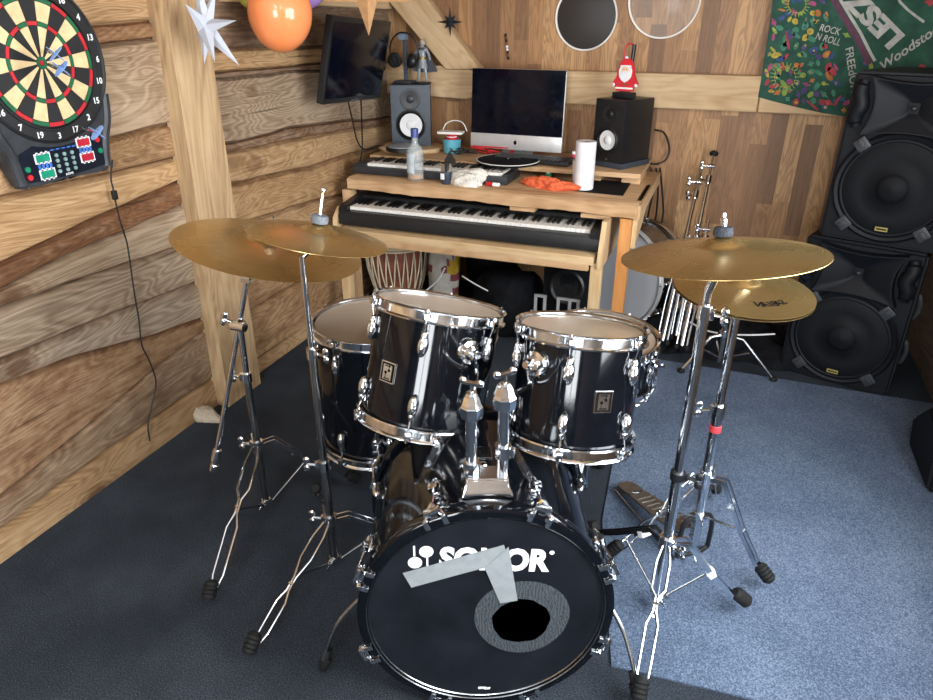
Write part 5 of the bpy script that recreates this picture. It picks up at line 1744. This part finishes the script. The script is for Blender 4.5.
for dx, dy, dz in ((37, -1, 16), (15, -41, 14), (30, -33, -14), (15, 36, 10), (-2, 42, 18), (-19, 0, -26), (-9, -28, -22), (-22, 26, -20), (-6, 6, 34)):
    dv_ = (RT * dx + UP * dy - FW * dz) * px_
    x_, y_, z_ = frame(dv_, FW)
    w_ = 8.5 * px_
    tip_ = mb.bm.verts.new(sc_ + dv_)
    bv_ = [mb.bm.verts.new(sc_ + x_ * (w_ * cx_) + y_ * (w_ * .55 * cy_)) for cx_, cy_ in ((1, 0), (0, 1), (-1, 0), (0, -1))]
    for k in range(4): mb.face((bv_[k], bv_[(k + 1) % 4], tip_))
    mb.face(bv_[::-1])
ps_ = tag(mb.build('paper_star', plain('star_paper', '#b4b8c2', .85, 0, .02, .1), None, 5, smooth=False), 'large white folded paper star hanging in front of the wooden post', 'star', 'hanging stars')
string_to_ceiling(ps_, sc_ + V((0, 0, .05)))
MB_ = at(365, 5, x=-1.45)
pb_ = paper_star('paper_star', 'beige paper star hanging before the wall screen, only its lower tip seen', at(366, -14, x=-1.45), .18, plain('beige_paper', '#b98e62', .8), V((.5, -.8, 0)).normalized(), 5, 'hanging stars', PI, .38, .3)
string_to_ceiling(pb_, at(366, -14, x=-1.45) + V((0, 0, .1)))
st = at(450, 22, y=BY - .10)
paper_star('metal_star', 'small dark eight-pointed star fixed on the diagonal timber brace', V((st.x, BY - .100, st.z)), .074, plain('dark_blue_metal', '#1d2a35', .45, .3), (0, -1, 0), 8, 'hanging stars', 0, .30, .22, alt=True)

# balloons
def balloon(label, c, r, mat, d):
    d = V(d).normalized()
    root = thing('balloon', label, 'balloon', c, 'balloons by the left wall')
    prof = []
    for k in range(25):
        t = PI * k / 24
        z = -math.cos(t) * r * 1.10
        rr = math.sin(t) * r * (1 + .06 * math.cos(t) * -1)
        if t > PI * .75: rr *= 1 - .12 * (t - PI * .75)
        prof.append((rr, z))
    MB().lathe(prof, c, d, 40).build('balloon_skin', mat, root, 60)
    MB().lathe([(.004, r * 1.08), (.012, r * 1.14), (.009, r * 1.15), (.003, r * 1.1)], c, d, 14).build('knot', mat, root)
    string_to_ceiling(root, c + d * r * 1.1)
bx_ = -1.66
balloon('orange balloon hanging by the left wall between the post and the wall screen', at(280, 15, x=bx_), .118, M['b_orange'], (.1, .05, 1))
balloon('yellow-green balloon peeping in at the top edge behind the orange one', at(252, -10, x=bx_ - .15), .066, M['b_yellow'], (-.3, .1, 1))
balloon('purple balloon peeping in at the top edge right of the orange one', at(305, -16, x=bx_ + .0), .085, M['b_purple'], (.4, .1, 1))

# drum heads hung on the back wall
def wall_head(label, c, R1, mat, rim_mat):
    root = thing('drum_head', label, 'drum head', c, 'drum heads on the back wall')
    n = V((0, -1, .0))
    MB().lathe([(0, .004), (R1 - .012, .004), (R1 - .004, .0)], c, n, 72).build('film', mat, root, 60)
    MB().lathe([(R1 - .008, .0), (R1 - .006, .009), (R1, .010), (R1 + .002, .004), (R1, -.004), (R1 - .008, 0)], c, n, 72).build('rim', rim_mat, root)
c1 = at(585.5, 17, y=BY - .02); c1.y = BY - .0035
wall_head('drum head with dark mesh film and white rim hung on the back wall', c1, at(617, 17, y=BY).x - c1.x + .002, 'wall_mesh', 'white')
c2 = at(664, 0, y=BY - .02); c2.y = BY - .0035
wall_head('clear drum head with white rim hung on the back wall above the black speaker', c2, at(702, 0, y=BY).x - c2.x - .004, 'wall_clear', 'white')
# bead string
root = thing('bead_string', 'short string of brown and white beads hanging on the back wall above the computer', 'beads', at(508, 58, y=BY - .012))
for k in range(9):
    p = at(505.5 + .32 * k, 35 + 2.9 * k, y=BY - .012)
    MB().ell(V((p.x, BY - .009, p.z)), (.0075, .007, .008), seg=12, rings=8).build('bead', 'paper' if k in (4, 5) else ('djembe' if k % 2 else 'bark_dark'), root)

# cloth banner in the right corner
def Bp(px, py, e=0.0):
    p = at(px, py, y=BY - .0595)
    return V((p.x, BY - .0595 - e, p.z))
g_cloth = NT('green_festival_cloth')
co_ = g_cloth.coord()
g_cloth.set(Base_Color=g_cloth.ramp(g_cloth.noise(co_, 12, 5, .6), [(.3, '#1a382e'), (.55, '#275042'), (.8, '#396554')]), Roughness=.9)
mats = [g_cloth.m] + [plain('dye_' + nme, col, .9, 0, .12) for nme, col in (('yellow', '#a99a42'), ('lime', '#7c9648'), ('pink', '#98456c'), ('red', '#a03a44'), ('orange', '#ad6c3c'), ('blue', '#364d7c'), ('teal', '#427c64'), ('purple', '#544472'), ('white', '#a9a8a2'), ('plum', '#5c3a4c'))]
outline = [(776, -60), (772, 10), (766, 48), (758, 97), (772, 101), (796, 107), (822, 113), (848, 117), (880, 124), (960, 132), (975, 60), (975, -60)]
mb = MB()
base_pts = [Bp(x, y) for x, y in outline]
mb.prism([p + V((0, .004, 0)) for p in base_pts], (0, -.004, 0))
rnd = random.Random(21)
def patch(px, py, rx, ry, rot, mi, e, kind='ell', n=14):
    pts = []
    for k in range(n):
        t = 2 * PI * k / n
        if kind == 'ell': r = 1
        elif kind == 'drop': r = .55 + .45 * math.cos(t) if math.cos(t) > 0 else .55
        elif kind == 'flower': r = .75 + .25 * math.cos(4 * t)
        else: r = 1 - .12 * rnd.random()
        x, y = math.cos(t) * rx * r, math.sin(t) * ry * r
        pts.append((px + x * math.cos(rot) - y * math.sin(rot), py + x * math.sin(rot) + y * math.cos(rot)))
    mb.prism([Bp(x, y, e) for x, y in pts], (0, -.0004, 0), mi)
def inleaf(x, y):   # inside the colourful field left of the white curve
    return x > 764 + (97 - y) * .12 and x < 872 - max(0, (66 - y)) * .75 and y < 96 + (x - 758) * .2 and y > -30
n_ok = 0
cells = []
for gx in range(16):
    for gy in range(16): cells.append((760 + gx * 7.4 + rnd.uniform(-3, 3), -25 + gy * 9 + rnd.uniform(-3, 3)))
for i, (x, y) in enumerate(cells):
    if not inleaf(x, y): continue
    if 812 < x < 845 and 22 < y < 46: continue
    if 840 < x < 862 and 42 < y < 95: continue
    mi = rnd.choice([1, 2, 2, 3, 4, 5, 6, 6, 7, 7, 7, 7, 8])
    patch(x, y, rnd.uniform(3.0, 6.2), rnd.uniform(1.8, 3.6), rnd.uniform(0, 3.1), mi, .0004, rnd.choice(['ell', 'drop', 'flower', 'jag']))
    if rnd.random() < .5: patch(x + rnd.uniform(-1, 1), y + rnd.uniform(-1, 1), rnd.uniform(.8, 1.8), rnd.uniform(.6, 1.4), 0, rnd.choice([1, 3, 4, 5, 8]), .0009, 'ell', 10)
# ringed sunflower-like motifs
for cx, cy, r in ((785, 77, 13), (797, 4, 11)):
    for k in range(22):
        t = 2 * PI * k / 22
        patch(cx + math.cos(t) * r, cy + math.sin(t) * r, 2.6, .5, t, 2, .0012, 'ell', 8)
    for k in range(16):
        t = 2 * PI * k / 16
        patch(cx + math.cos(t) * r * .8, cy + math.sin(t) * r * .8, 1.6, .5, t + PI / 2, 1, .0012, 'ell', 8)
for x0, y0, x1, y1 in ((803, 97, 819, 111), (785, 25, 789, 50), (843, 92, 834, 106)):
    patch((x0 + x1) / 2, (y0 + y1) / 2, math.hypot(x1 - x0, y1 - y0) / 2, 1.8, math.atan2(y1 - y0, x1 - x0), 4, .0013, 'drop')
# curved white and plum bands
def band(pts, w, mi, e):
    L, R_ = [], []
    for i, (x, y) in enumerate(pts):
        x0, y0 = pts[max(i - 1, 0)]; x1, y1 = pts[min(i + 1, len(pts) - 1)]
        d = math.hypot(x1 - x0, y1 - y0); nx, ny = -(y1 - y0) / d, (x1 - x0) / d
        L.append((x + nx * w, y + ny * w)); R_.append((x - nx * w, y - ny * w))
    for i in range(len(pts) - 1):
        mb.prism([Bp(*L[i], e), Bp(*L[i + 1], e), Bp(*R_[i + 1], e), Bp(*R_[i], e)], (0, -.0005, 0), mi)
cur = [(826, -30), (834, -12), (841, 1), (850, 16), (860, 32), (867, 46), (872, 56), (875, 61)]
band(cur, 1.6, 9, .0014)
band([(x - 5, y + 3) for x, y in cur], 3.2, 10, .001)
band([(890, -20), (900, 2), (908, 10), (917, 17), (924, 22)], 1.4, 9, .0014)
patch(930, 2, 6, 5, 0, 4, .001, 'flower'); patch(922, 67, 3.5, 2.8, 0, 4, .001, 'ell'); patch(940, 30, 5, 4, 0, 5, .001, 'flower')
root_b = mb.build('festival_banner', mats, None, smooth=False)
tag(root_b, 'green festival cloth banner with colourful patterns and white lettering in the right corner', 'banner')
def btext(s, p0, p1, hpx, bold=.01, shear=0.0, mb=None, e=.0016):
    a, b = Bp(*p0, e), Bp(*p1, e)
    rr = (b - a).normalized()
    uu = V((0, -1, 0)).cross(rr)
    hh = hpx * (Bp(850, 30).z - Bp(850, 31).z)
    put_text(mb, s, a, rr, uu, width=(b - a).length, height=hh, bold=bold, shear=shear)
for nm, args in (('lettering', (('ROCK', (819, 30.5), (839, 35.5), 7),)),
                 ('lettering', (('N ROLL', (815, 39), (839, 46), 7),)),
                 ('lettering', (('FREEdOM', (845, 49), (851, 93), 8),)),
                 ('lettering', (('LESZ', (905.5, 35), (857, -14), 20, .05),)),
                 ('lettering', (('Woodstock', (884, 70), (948, 26), 10, .02, .3),))):
    m2 = MB()
    for a_ in args:
        btext(a_[0], a_[1], a_[2], a_[3], *(a_[4:] if len(a_) > 4 else ()), mb=m2)
    m2.build(nm, mats[9], root_b, smooth=False)

# -------------------------------------------------- loudspeaker stack, right
def pa_speaker(label, bl, right, w, h, d, up=V((0, 0, 1))):
    right = V(right).normalized(); n = right.cross(up)
    root = thing('loudspeaker', label, 'loudspeaker', bl + right * w / 2 - n * d / 2, 'stacked loudspeakers')
    R = mat3(right, up, n)
    def q(u, v, e=0): return bl + right * (w * u) + up * (h * v) + n * e
    # cabinet narrows towards its back
    mb = MB()
    def rect(k, e, v0=0, v1=1): return [q(.5 - k / 2, v0, e), q(.5 + k / 2, v0, e), q(.5 + k / 2, v1, e), q(.5 - k / 2, v1, e)]
    mb.loft([rect(1, 0), rect(1, -.10), rect(.97, -.16), rect(.62, -d)])
    bmesh.ops.bevel(mb.bm, geom=mb.bm.edges[:], offset=.012, segments=3, affect='EDGES', clamp_overlap=True)
    mb.build('cabinet', 'pa_black', root)
    # horn: wide mouth curving in to a small throat, with a raised lip
    mb = MB()
    hc = (.5, .815)
    sect = []
    for t in (0, .1, .3, .55, .8, 1):
        kx = .60 * (1 - t) ** 1.6 + .075; ky = .255 * (1 - t) ** 1.2 + .06
        ring = []
        for s_ in range(4):
            for j in range(6):
                f = j / 6
                cx = [(-1, -1), (1, -1), (1, 1), (-1, 1)]
                x0, y0 = cx[s_]; x1, y1 = cx[(s_ + 1) % 4]
                x, y = x0 + (x1 - x0) * f, y0 + (y1 - y0) * f
                bow = .18 * (1 - t)
                if s_ in (0, 2): y *= 1 - bow * (1 - x * x)
                else: x *= 1 - bow * (1 - y * y)
                ring.append(q(hc[0] + x * kx / 2, hc[1] + y * ky / 2, .040 - .036 * t))
        sect.append(ring)
    mb.loft(sect, cap=False)
    mb.face([mb.bm.verts.new(p + n * .0) for p in sect[-1]])
    lip = []
    for s in ((1.0, .040), (1.05, .040), (1.07, .032), (1.09, .0)):
        lip.append([bl + right * (w * hc[0]) + up * (h * hc[1]) + ((p - n * (p - bl).dot(n)) - (bl + right * (w * hc[0]) + up * (h * hc[1]))) * s[0] + n * s[1] for p in sect[0]])
    mb.loft(lip, cap=False)
    hn_ = mb.build('horn', 'pa_black', root, 50)
    MB().ell(q(.5, .815, .008), (.012, .012, .010)).build('throat', 'dark_plastic', hn_)
    # bulged port columns each side of the horn
    for k in (-1, 1):
        mb = MB().tube(spline([q(.5 + .405 * k, .70, .012), q(.5 + .42 * k, .76, .022), q(.5 + .39 * k, .82, .026), q(.5 + .42 * k, .89, .022), q(.5 + .41 * k, .95, .010)], 5), [.022] * 3 + [.03] * 15 + [.022] * 3, 14)
        mb.build('port_column', 'pa_black', root)
    wc = q(.5, .355)
    r = w * .44
    MB().lathe([(r * 1.06, -.001), (r * 1.08, .012), (r * 1.03, .022), (r * .97, .018), (r * .97, .004)], wc, n, 72).build('woofer_frame', 'pa_black', root)
    mb = MB().lathe([(r * .97, .012), (r * .93, .020), (r * .6, .017), (r * .30, .014), (r * .28, .020), (r * .2, .028), (0, .033)], wc, n, 72)
    mb.build('grille', 'grille', root, 60)
    MB().lathe([(r * .95, .019), (r * .93, .0225), (r * .90, .0215), (r * .885, .0185)], wc, n, 72).build('grille_rim', 'pa_black', root, 60)
    for ang in (48, 132, 228, 312):
        a_ = math.radians(ang)
        dv = right * math.cos(a_) + up * math.sin(a_); sv = n.cross(dv)
        c0 = wc + dv * r * 1.06
        mb = MB().box(c0 + n * .016, (.05, .05, .022), mat3(sv, dv, n), bev=.008)
        mb.box(c0 + n * .022 + dv * .004, (.02, .03, .022), mat3(sv, dv, n), bev=.004)
        mb.build('grille_clamp', 'dark_plastic', root)
    p = wc - up * r * .80 + n * .0235
    bd = MB().box(p, (.046, .017, .003), R, bev=.0006).build('badge', 'yellow', root)
    bd['label'] = 'small yellow maker plate'
    mb = MB().box(p + n * .0017, (.036, .006, .0004), R); mb.build('badge_print', 'ink_black', bd)
    # handles on the side
    for v in (.3, .62):
        mb = MB().tube(spline([q(1.0, v - .08, -.09), q(1.02, v - .05, -.085), q(1.03, v, -.085), q(1.02, v + .05, -.085), q(1.0, v + .08, -.09)], 5), .010, 10)
        mb.build('side_handle', 'dark_plastic', root)
    return root
sb0 = V((.418, 3.205, 0))
sr = V((.408, -.13, 0)).normalized()
PH = .655
pa_speaker('lower black loudspeaker of the stack in the right corner, standing on the floor', sb0 - sr * .055 + V((0, 0, .001)), sr, .455, PH - .003, .40)
pa_speaker('upper black loudspeaker of the stack in the right corner, below the banner', sb0 + V((-.012, .015, PH)), sr, .455, PH, .40)
# dark box at the right edge
c = V((.895, 2.55, 0))
root = thing('floor_monitor', 'black slanted monitor box on the blue carpet at the right edge', 'monitor', c)
mb = MB().prism([V((.82, 2.52 - .14, .007)), V((.82, 2.70, .007)), V((.80, 2.70, .13)), V((.815, 2.60, .235)), V((.82, 2.43, .20))], (.155, 0.022, 0))
bmesh.ops.bevel(mb.bm, geom=mb.bm.edges[:], offset=.012, segments=2, affect='EDGES', clamp_overlap=True)
mb.build('cabinet', 'pa_black', root)
MB().box(V((.897, 2.393, .10)), (.115, .006, .12), Matrix.Rotation(0.14, 3, 'Z'), bev=.002).build('grille', 'grille', root)
cable('wall_cable', 'thin cable running down the right wall beside the loudspeakers', [V((RX - .012, 3.12, 1.0)), V((RX - .015, 3.10, .62)), V((RX - .02, 3.14, .36)), V((RX - .012, 3.06, .2)), V((RX - .03, 2.98, .01))], .004)

# dark cloth heap along the foot of the back wall
def cloth_heap(name, label, x0, x1, y0, y1, h, seed, cat='cloth', mat='soft_black'):
    rnd = random.Random(seed)
    NX_, NY_ = 60, 24
    ph = [rnd.uniform(0, 6) for _ in range(8)]
    mb = MB()
    top = []
    for i in range(NX_ + 1):
        row = []
        for j in range(NY_ + 1):
            u, v = i / NX_, j / NY_
            x = x0 + (x1 - x0) * u; y = y0 + (y1 - y0) * v
            e = min(1, 5 * min(u, 1 - u)) * min(1, 4.0 * min(v, (1 - v)))
            f = .55 + .2 * math.sin(9 * u + ph[0]) * math.cos(5 * v + ph[1]) + .15 * math.sin(21 * u + 6 * v + ph[2]) + .10 * math.sin(33 * v - 13 * u + ph[3])
            row.append(mb.bm.verts.new((x + .02 * math.sin(20 * v + ph[4]) * (1 if 0 < u < 1 else .5), y + .025 * math.sin(14 * u + ph[5]), max(.0015, h * math.sqrt(max(e, 0)) * f))))
        top.append(row)
    for i in range(NX_):
        for j in range(NY_): mb.face((top[i][j], top[i + 1][j], top[i + 1][j + 1], top[i][j + 1]))
    bot = [[mb.bm.verts.new((v.co.x, v.co.y, .001)) for v in (r[0], r[-1])] for r in (top[0], top[-1])]
    o = mb.build(name, mat, None, 70)
    return tag(o, label, cat)
cloth_heap('cloth_heap', 'dark cloth spread on the floor along the foot of the back wall', -.16, .42, 3.22, 3.79, .13, 2)
cable('white_cable', 'thin white cable lying over the dark cloth at the back wall', [at(690, 322, y=3.30), at(705, 330, y=3.24), at(725, 334, y=3.2), at(750, 335, y=3.18), at(775, 334, y=3.2)], .004, 'paper')

# clear-headed drum on its side beside the desk
dn = V((-.50, -.86, .06)).normalized()
droot = make_drum('spare_drum', 'large drum with cloudy clear head lying on its side right of the desk', 'drum', (-.455, 3.47, .281), dn, .27, .22, 8, 10, head='smoke_head', bottom_head=False, hoopmat='alu')
[c_ for c_ in droot[0].children if c_.name.startswith('shell')][0].data.materials[0] = M['steel']
# folded stands leaning by the back wall
def folded_stand(label, foot, top, group, wing_top=True, legs=True, seed=0):
    foot, top = V(foot), V(top)
    d = (top - foot).normalized(); L = (top - foot).length
    a, b, n = frame(d)
    root = thing('folded_stand', label, 'stand', foot, group)
    MB().cyl(foot + d * .05, foot + d * L * .55, .0125, seg=16).build('lower_tube', 'chrome', root)
    MB().cyl(foot + d * L * .53, foot + d * L * .86, .0095, seg=14).build('upper_tube', 'chrome', root)
    MB().cyl(foot + d * L * .84, top, .006, seg=12).build('rod', 'chrome', root)
    for t in (.55, .86):
        mb = MB().cyl(foot + d * (L * t - .02), foot + d * (L * t + .02), .017, seg=16)
        wing(mb, foot + d * L * t + a * .014, a - b * .6, .036)
        mb.build('collar', 'chrome', root)
    mb = MB().cyl(foot + d * L * .93 - a * .018, foot + d * L * .93 + a * .018, .012, seg=14)
    wing(mb, foot + d * L * .93 + a * .018, a, .034); mb.build('tilter', 'chrome', root)
    if wing_top:
        MB().lathe([(0, -.012), (.020, -.010), (.022, 0), (.014, .008), (0, .010)], top, d, 18).build('top_felt', 'rubber', root)
    if legs:
        for k in range(3):
            t = PI * 2 * k / 3 + .5
            s_ = a * math.cos(t) + b * math.sin(t)
            lg = MB().tube([foot + d * .42 + s_ * .02, foot + d * .25 + s_ * .03, foot + d * .05 + s_ * .028], .0048, 8).build('leg', 'steel', root)
            MB().ell(foot + d * .04 + s_ * .028, (.014, .014, .016), seg=12, rings=8).build('rubber_foot', 'rubber', lg)
    return root
fg = 'folded stands by the back wall'
folded_stand('folded chrome stand leaning by the back wall, topped by a round black felt', (-.115, 3.27, .02), at(714, 153, y=3.76), fg)
folded_stand('folded chrome stand leaning left of the tallest one, with a black joint', (-.175, 3.19, .02), at(701, 170, y=3.70), fg, wing_top=False)
folded_stand('folded chrome stand with its legs bunched, before the dark cloth at the back wall', (-.08, 3.16, .02), (-.05, 3.52, .60), fg, wing_top=False)
# low tripod on the dark cloth
b = V((.10, 3.10, .0))
root = thing('low_tripod', 'low chrome tripod on the dark cloth behind the hi-hat stand', 'stand', b, fg)
MB().cyl(b + V((0, 0, .05)), b + V((0, 0, .30)), .012, seg=14).build('tube', 'steel', root)
for k, (dx, dy) in enumerate(((.24, -.02), (-.16, -.08), (-.05, .15))):
    f = b + V((dx, dy, .014))
    lg = MB().tube([b + V((0, 0, .19)), b + V((dx * .35, dy * .35, .18)), f], .007, 8).build('leg', 'chrome' if k else 'steel', root)
    MB().cyl(b + V((0, 0, .07)), b + V((dx * .5, dy * .5, .12)), .004, seg=8).build('brace', 'chrome', root)
    MB().ell(f, (.018, .018, .013), seg=12, rings=8).build('rubber_foot', 'rubber', lg)
mb = MB().cyl(b + V((0, 0, .18)), b + V((0, 0, .21)), .018, seg=16); wing(mb, b + V((.016, 0, .195)), (1, -.3, 0), .03); mb.build('collar', 'chrome', root)

# ------------------------------------------------------- under the desk
c = V((-1.63, 3.27, 0))
root = thing('djembe', 'djembe hand drum with white cord lacing under the left end of the desk', 'hand drum', c)
prof = [(0, .0), (.115, 0), (.12, .01), (.102, .05), (.10, .09), (.128, .14), (.148, .22), (.162, .32), (.168, .425), (.150, .44), (0, .43)]
MB().lathe(prof, c, (0, 0, 1), 48).build('drum_body', 'djembe', root)
MB().lathe([(0, .446), (.160, .446), (.171, .438), (.173, .405), (.169, .405)], c, (0, 0, 1), 48).build('skin', 'hide', root)
for z, rr in ((.40, .1755), (.385, .1735)):
    MB().lathe([(rr - .004, z - .006), (rr + .002, z - .004), (rr + .003, z), (rr + .002, z + .004), (rr - .004, z + .006)], c, (0, 0, 1), 48).build('rope_ring', 'cream', root)
mb = MB()
Nl = 22
pts = []
for k in range(Nl * 2 + 1):
    t = 2 * PI * k / (2 * Nl)
    if k % 2 == 0: rr, z = .1735, .395
    else: rr, z = .132, .135
    pts.append((t, rr, z))
path = []
for (t0, r0, z0), (t1, r1, z1) in zip(pts[:-1], pts[1:]):
    for q in range(4):
        f = q / 4
        bulge = .012 * math.sin(PI * f)
        path.append(c + V((math.cos(t0 + (t1 - t0) * f) * (r0 + (r1 - r0) * f + bulge), math.sin(t0 + (t1 - t0) * f) * (r0 + (r1 - r0) * f + bulge), z0 + (z1 - z0) * f)))
path.append(path[0])
mb.tube(path, .0042, 6, cap=False)
mb.build('cord_lacing', 'cream', root)
# printed bag
def soft_bag(name, label, c, w, d, h, mats, seed, cat='bag', tilt=0):
    rnd = random.Random(seed)
    mb = MB()
    rings = []
    n_ = 28
    for i in range(12):
        t = i / 11
        s = .82 + .25 * math.sin(PI * t) - .35 * max(0, t - .7)
        ring = []
        for k in range(n_):
            a_ = 2 * PI * k / n_
            r = 1 + .10 * math.sin(3 * a_ + 4 * t + seed) + .06 * math.sin(7 * a_ - 9 * t) + .03 * math.sin(13 * a_ + 17 * t)
            ring.append(V((c[0] + math.cos(a_) * w / 2 * s * r + tilt * t * h, c[1] + math.sin(a_) * d / 2 * s * r, c[2] + .001 + h * t + .012 * math.sin(5 * a_) * t)))
        rings.append(ring)
    mb.loft(rings)
    if len(mats) > 1:
        for f in mb.bm.faces:
            cc = f.calc_center_median()
            v = math.sin((cc.x - c[0]) * 30 + seed) + math.sin((cc.z - c[2]) * 34 + seed * 2)
            f.material_index = 0 if v < .3 else (1 if v < 1.1 else 2)
    o = mb.build(name, mats, None, 70)
    return tag(o, label, cat)
yel = plain('mustard_cloth', '#a98a1e', .7)
soft_bag('yellow_bag', 'mustard yellow bag between the djembe and the printed bag under the desk', (-1.40, 3.42, 0), .14, .14, .36, [yel], 3)
soft_bag('printed_bag', 'white printed bag with dark red patches under the desk', (-1.345, 3.235, 0), .15, .13, .43, [plain('dull_white_print', '#a7a49b', .7), plain('print_red', '#6e3038', .7), yel], 5)
cable('white_lead', 'white lead lying against the printed bag under the desk', [at(418, 296, y=3.12), at(428, 289, y=3.14), at(438, 280, y=3.14), at(445, 268, y=3.15)], .004, 'paper')
soft_bag('black_bag', 'black bag behind the printed bag under the desk', (-1.16, 3.53, 0), .25, .26, .46, ['soft_black'], 7)
soft_bag('black_bag', 'low black bag heaped in the middle under the desk', (-.97, 3.22, 0), .34, .30, .31, ['soft_black'], 9)
cable('white_lead', 'thin white lead over the low black bag under the desk', [at(462, 276, y=3.05), at(475, 284, y=3.03), at(488, 291, y=3.02)], .0035, 'paper')
c = V((-.645, 3.08, .30))
root = thing('amplifier_box', 'black box holding a round speaker under the desk\'s right end', 'speaker', (c.x, c.y + .1, 0))
MB().box(V((c.x, c.y + .12, .20)), (.24, .16, .398), bev=.01).build('cabinet', 'soft_black', root)
MB().lathe([(.085, 0), (.088, .012), (.078, .018), (.066, .012), (.064, .0)], V((c.x + .0, c.y + .04, .315)), (0, -1, .1), 44).build('ring', 'black_plastic', root)
MB().lathe([(.066, .006), (.03, -.0), (0, .004)], V((c.x, c.y + .04, .315)), (0, -1, .1), 44).build('cone', 'rubber', root)
root = thing('metal_rack', 'small silver metal frame before the round speaker under the desk', 'rack', (-.66, 2.99, 0))
for x in (-.765, -.72, -.655, -.60, -.56):
    MB().box(V((x, 2.99, .155)), (.014, .012, .31), bev=.002).build('upright', 'alu', root)
MB().box(V((-.7425, 2.99, .304)), (.06, .014, .012), bev=.002).build('rail', 'alu', root)
MB().box(V((-.607, 2.99, .304)), (.11, .014, .012), bev=.002).build('rail', 'alu', root)
MB().box(V((-.66, 2.99, .03)), (.22, .013, .012), bev=.002).build('rail', 'alu', root)
# cables behind the right speaker
cable('speaker_cable', 'black cable curling on the wall right of the black studio speaker', [at(655, 130, y=3.70), at(664, 133, y=3.76), at(669, 146, y=3.79), at(667, 158, y=3.79), at(658, 164, y=3.78), at(648, 163, y=3.7)], .005)
for lab, x, s in (('leftmost black cable hanging beside the right end of the desk', 650, 0), ('black cable looping low beside the right end of the desk, middle of three', 655, 1), ('rightmost black cable hanging beside the right end of the desk', 659, 2)):
    cable('hanging_cable', lab, [at(x + 1, 168, y=3.74), at(x + 3, 190, y=3.76), at(x - 2 + 3 * s, 215, y=3.77), at(x - 6 + 2 * s, 236, y=3.77), at(x - 14 + s, 246, y=3.77)], .005)
# pale cloth scrap by the post
crumple('cloth_scrap', 'pale crumpled cloth scrap on the dark carpet at the foot of the post', 'cloth', 'rag', at(203, 418, z=0), .07, .035, .05, 12, .6)

# ------------------------------------------------------------------ light
def area(name, loc, rot, sx, sy, energy, col):
    l = bpy.data.lights.new(name, 'AREA')
    l.shape = 'RECTANGLE'; l.size = sx; l.size_y = sy; l.energy = energy; l.color = col
    o = bpy.data.objects.new(name, l)
    o.location = loc; o.rotation_euler = rot
    C.objects.link(o)
    return o
# daylight through the two windows
area('daylight_right', (RX + 0.12, sum(W_RIGHT[:2]) / 2, sum(W_RIGHT[2:]) / 2), (0, PI / 2, 0), W_RIGHT[3] - W_RIGHT[2], W_RIGHT[1] - W_RIGHT[0], 70, (0.95, 0.98, 1))
area('daylight_front', (sum(W_FRONT[:2]) / 2, FY - 0.12, sum(W_FRONT[2:]) / 2), (PI / 2, 0, 0), W_FRONT[1] - W_FRONT[0], W_FRONT[3] - W_FRONT[2], 90, (0.95, 0.98, 1))
# two ceiling lamps of the room, behind the viewer
for i, (x, y) in enumerate(((-0.9, 0.2), (0.2, 0.2))):
    l = bpy.data.lights.new('ceiling_lamp', 'POINT'); l.energy = 14; l.shadow_soft_size = 0.08; l.color = (1, 0.97, 0.93)
    o = bpy.data.objects.new('ceiling_lamp', l); o.location = (x, y, 2.2); C.objects.link(o)
wd = bpy.data.worlds.new('world')
bpy.context.scene.world = wd
wd.use_nodes = True
wd.node_tree.nodes['Background'].inputs[0].default_value = (0.75, 0.85, 1, 1)
wd.node_tree.nodes['Background'].inputs[1].default_value = 1.0
vs = bpy.context.scene.view_settings
vs.view_transform = 'Standard'; vs.look = 'None'; vs.gamma = 1; vs.use_curve_mapping = False
vs.exposure = 0.85
bpy.context.scene.cycles.use_denoising = True
bpy.context.scene.cycles.max_bounces = 8
bpy.context.scene.cycles.sample_clamp_indirect = 4
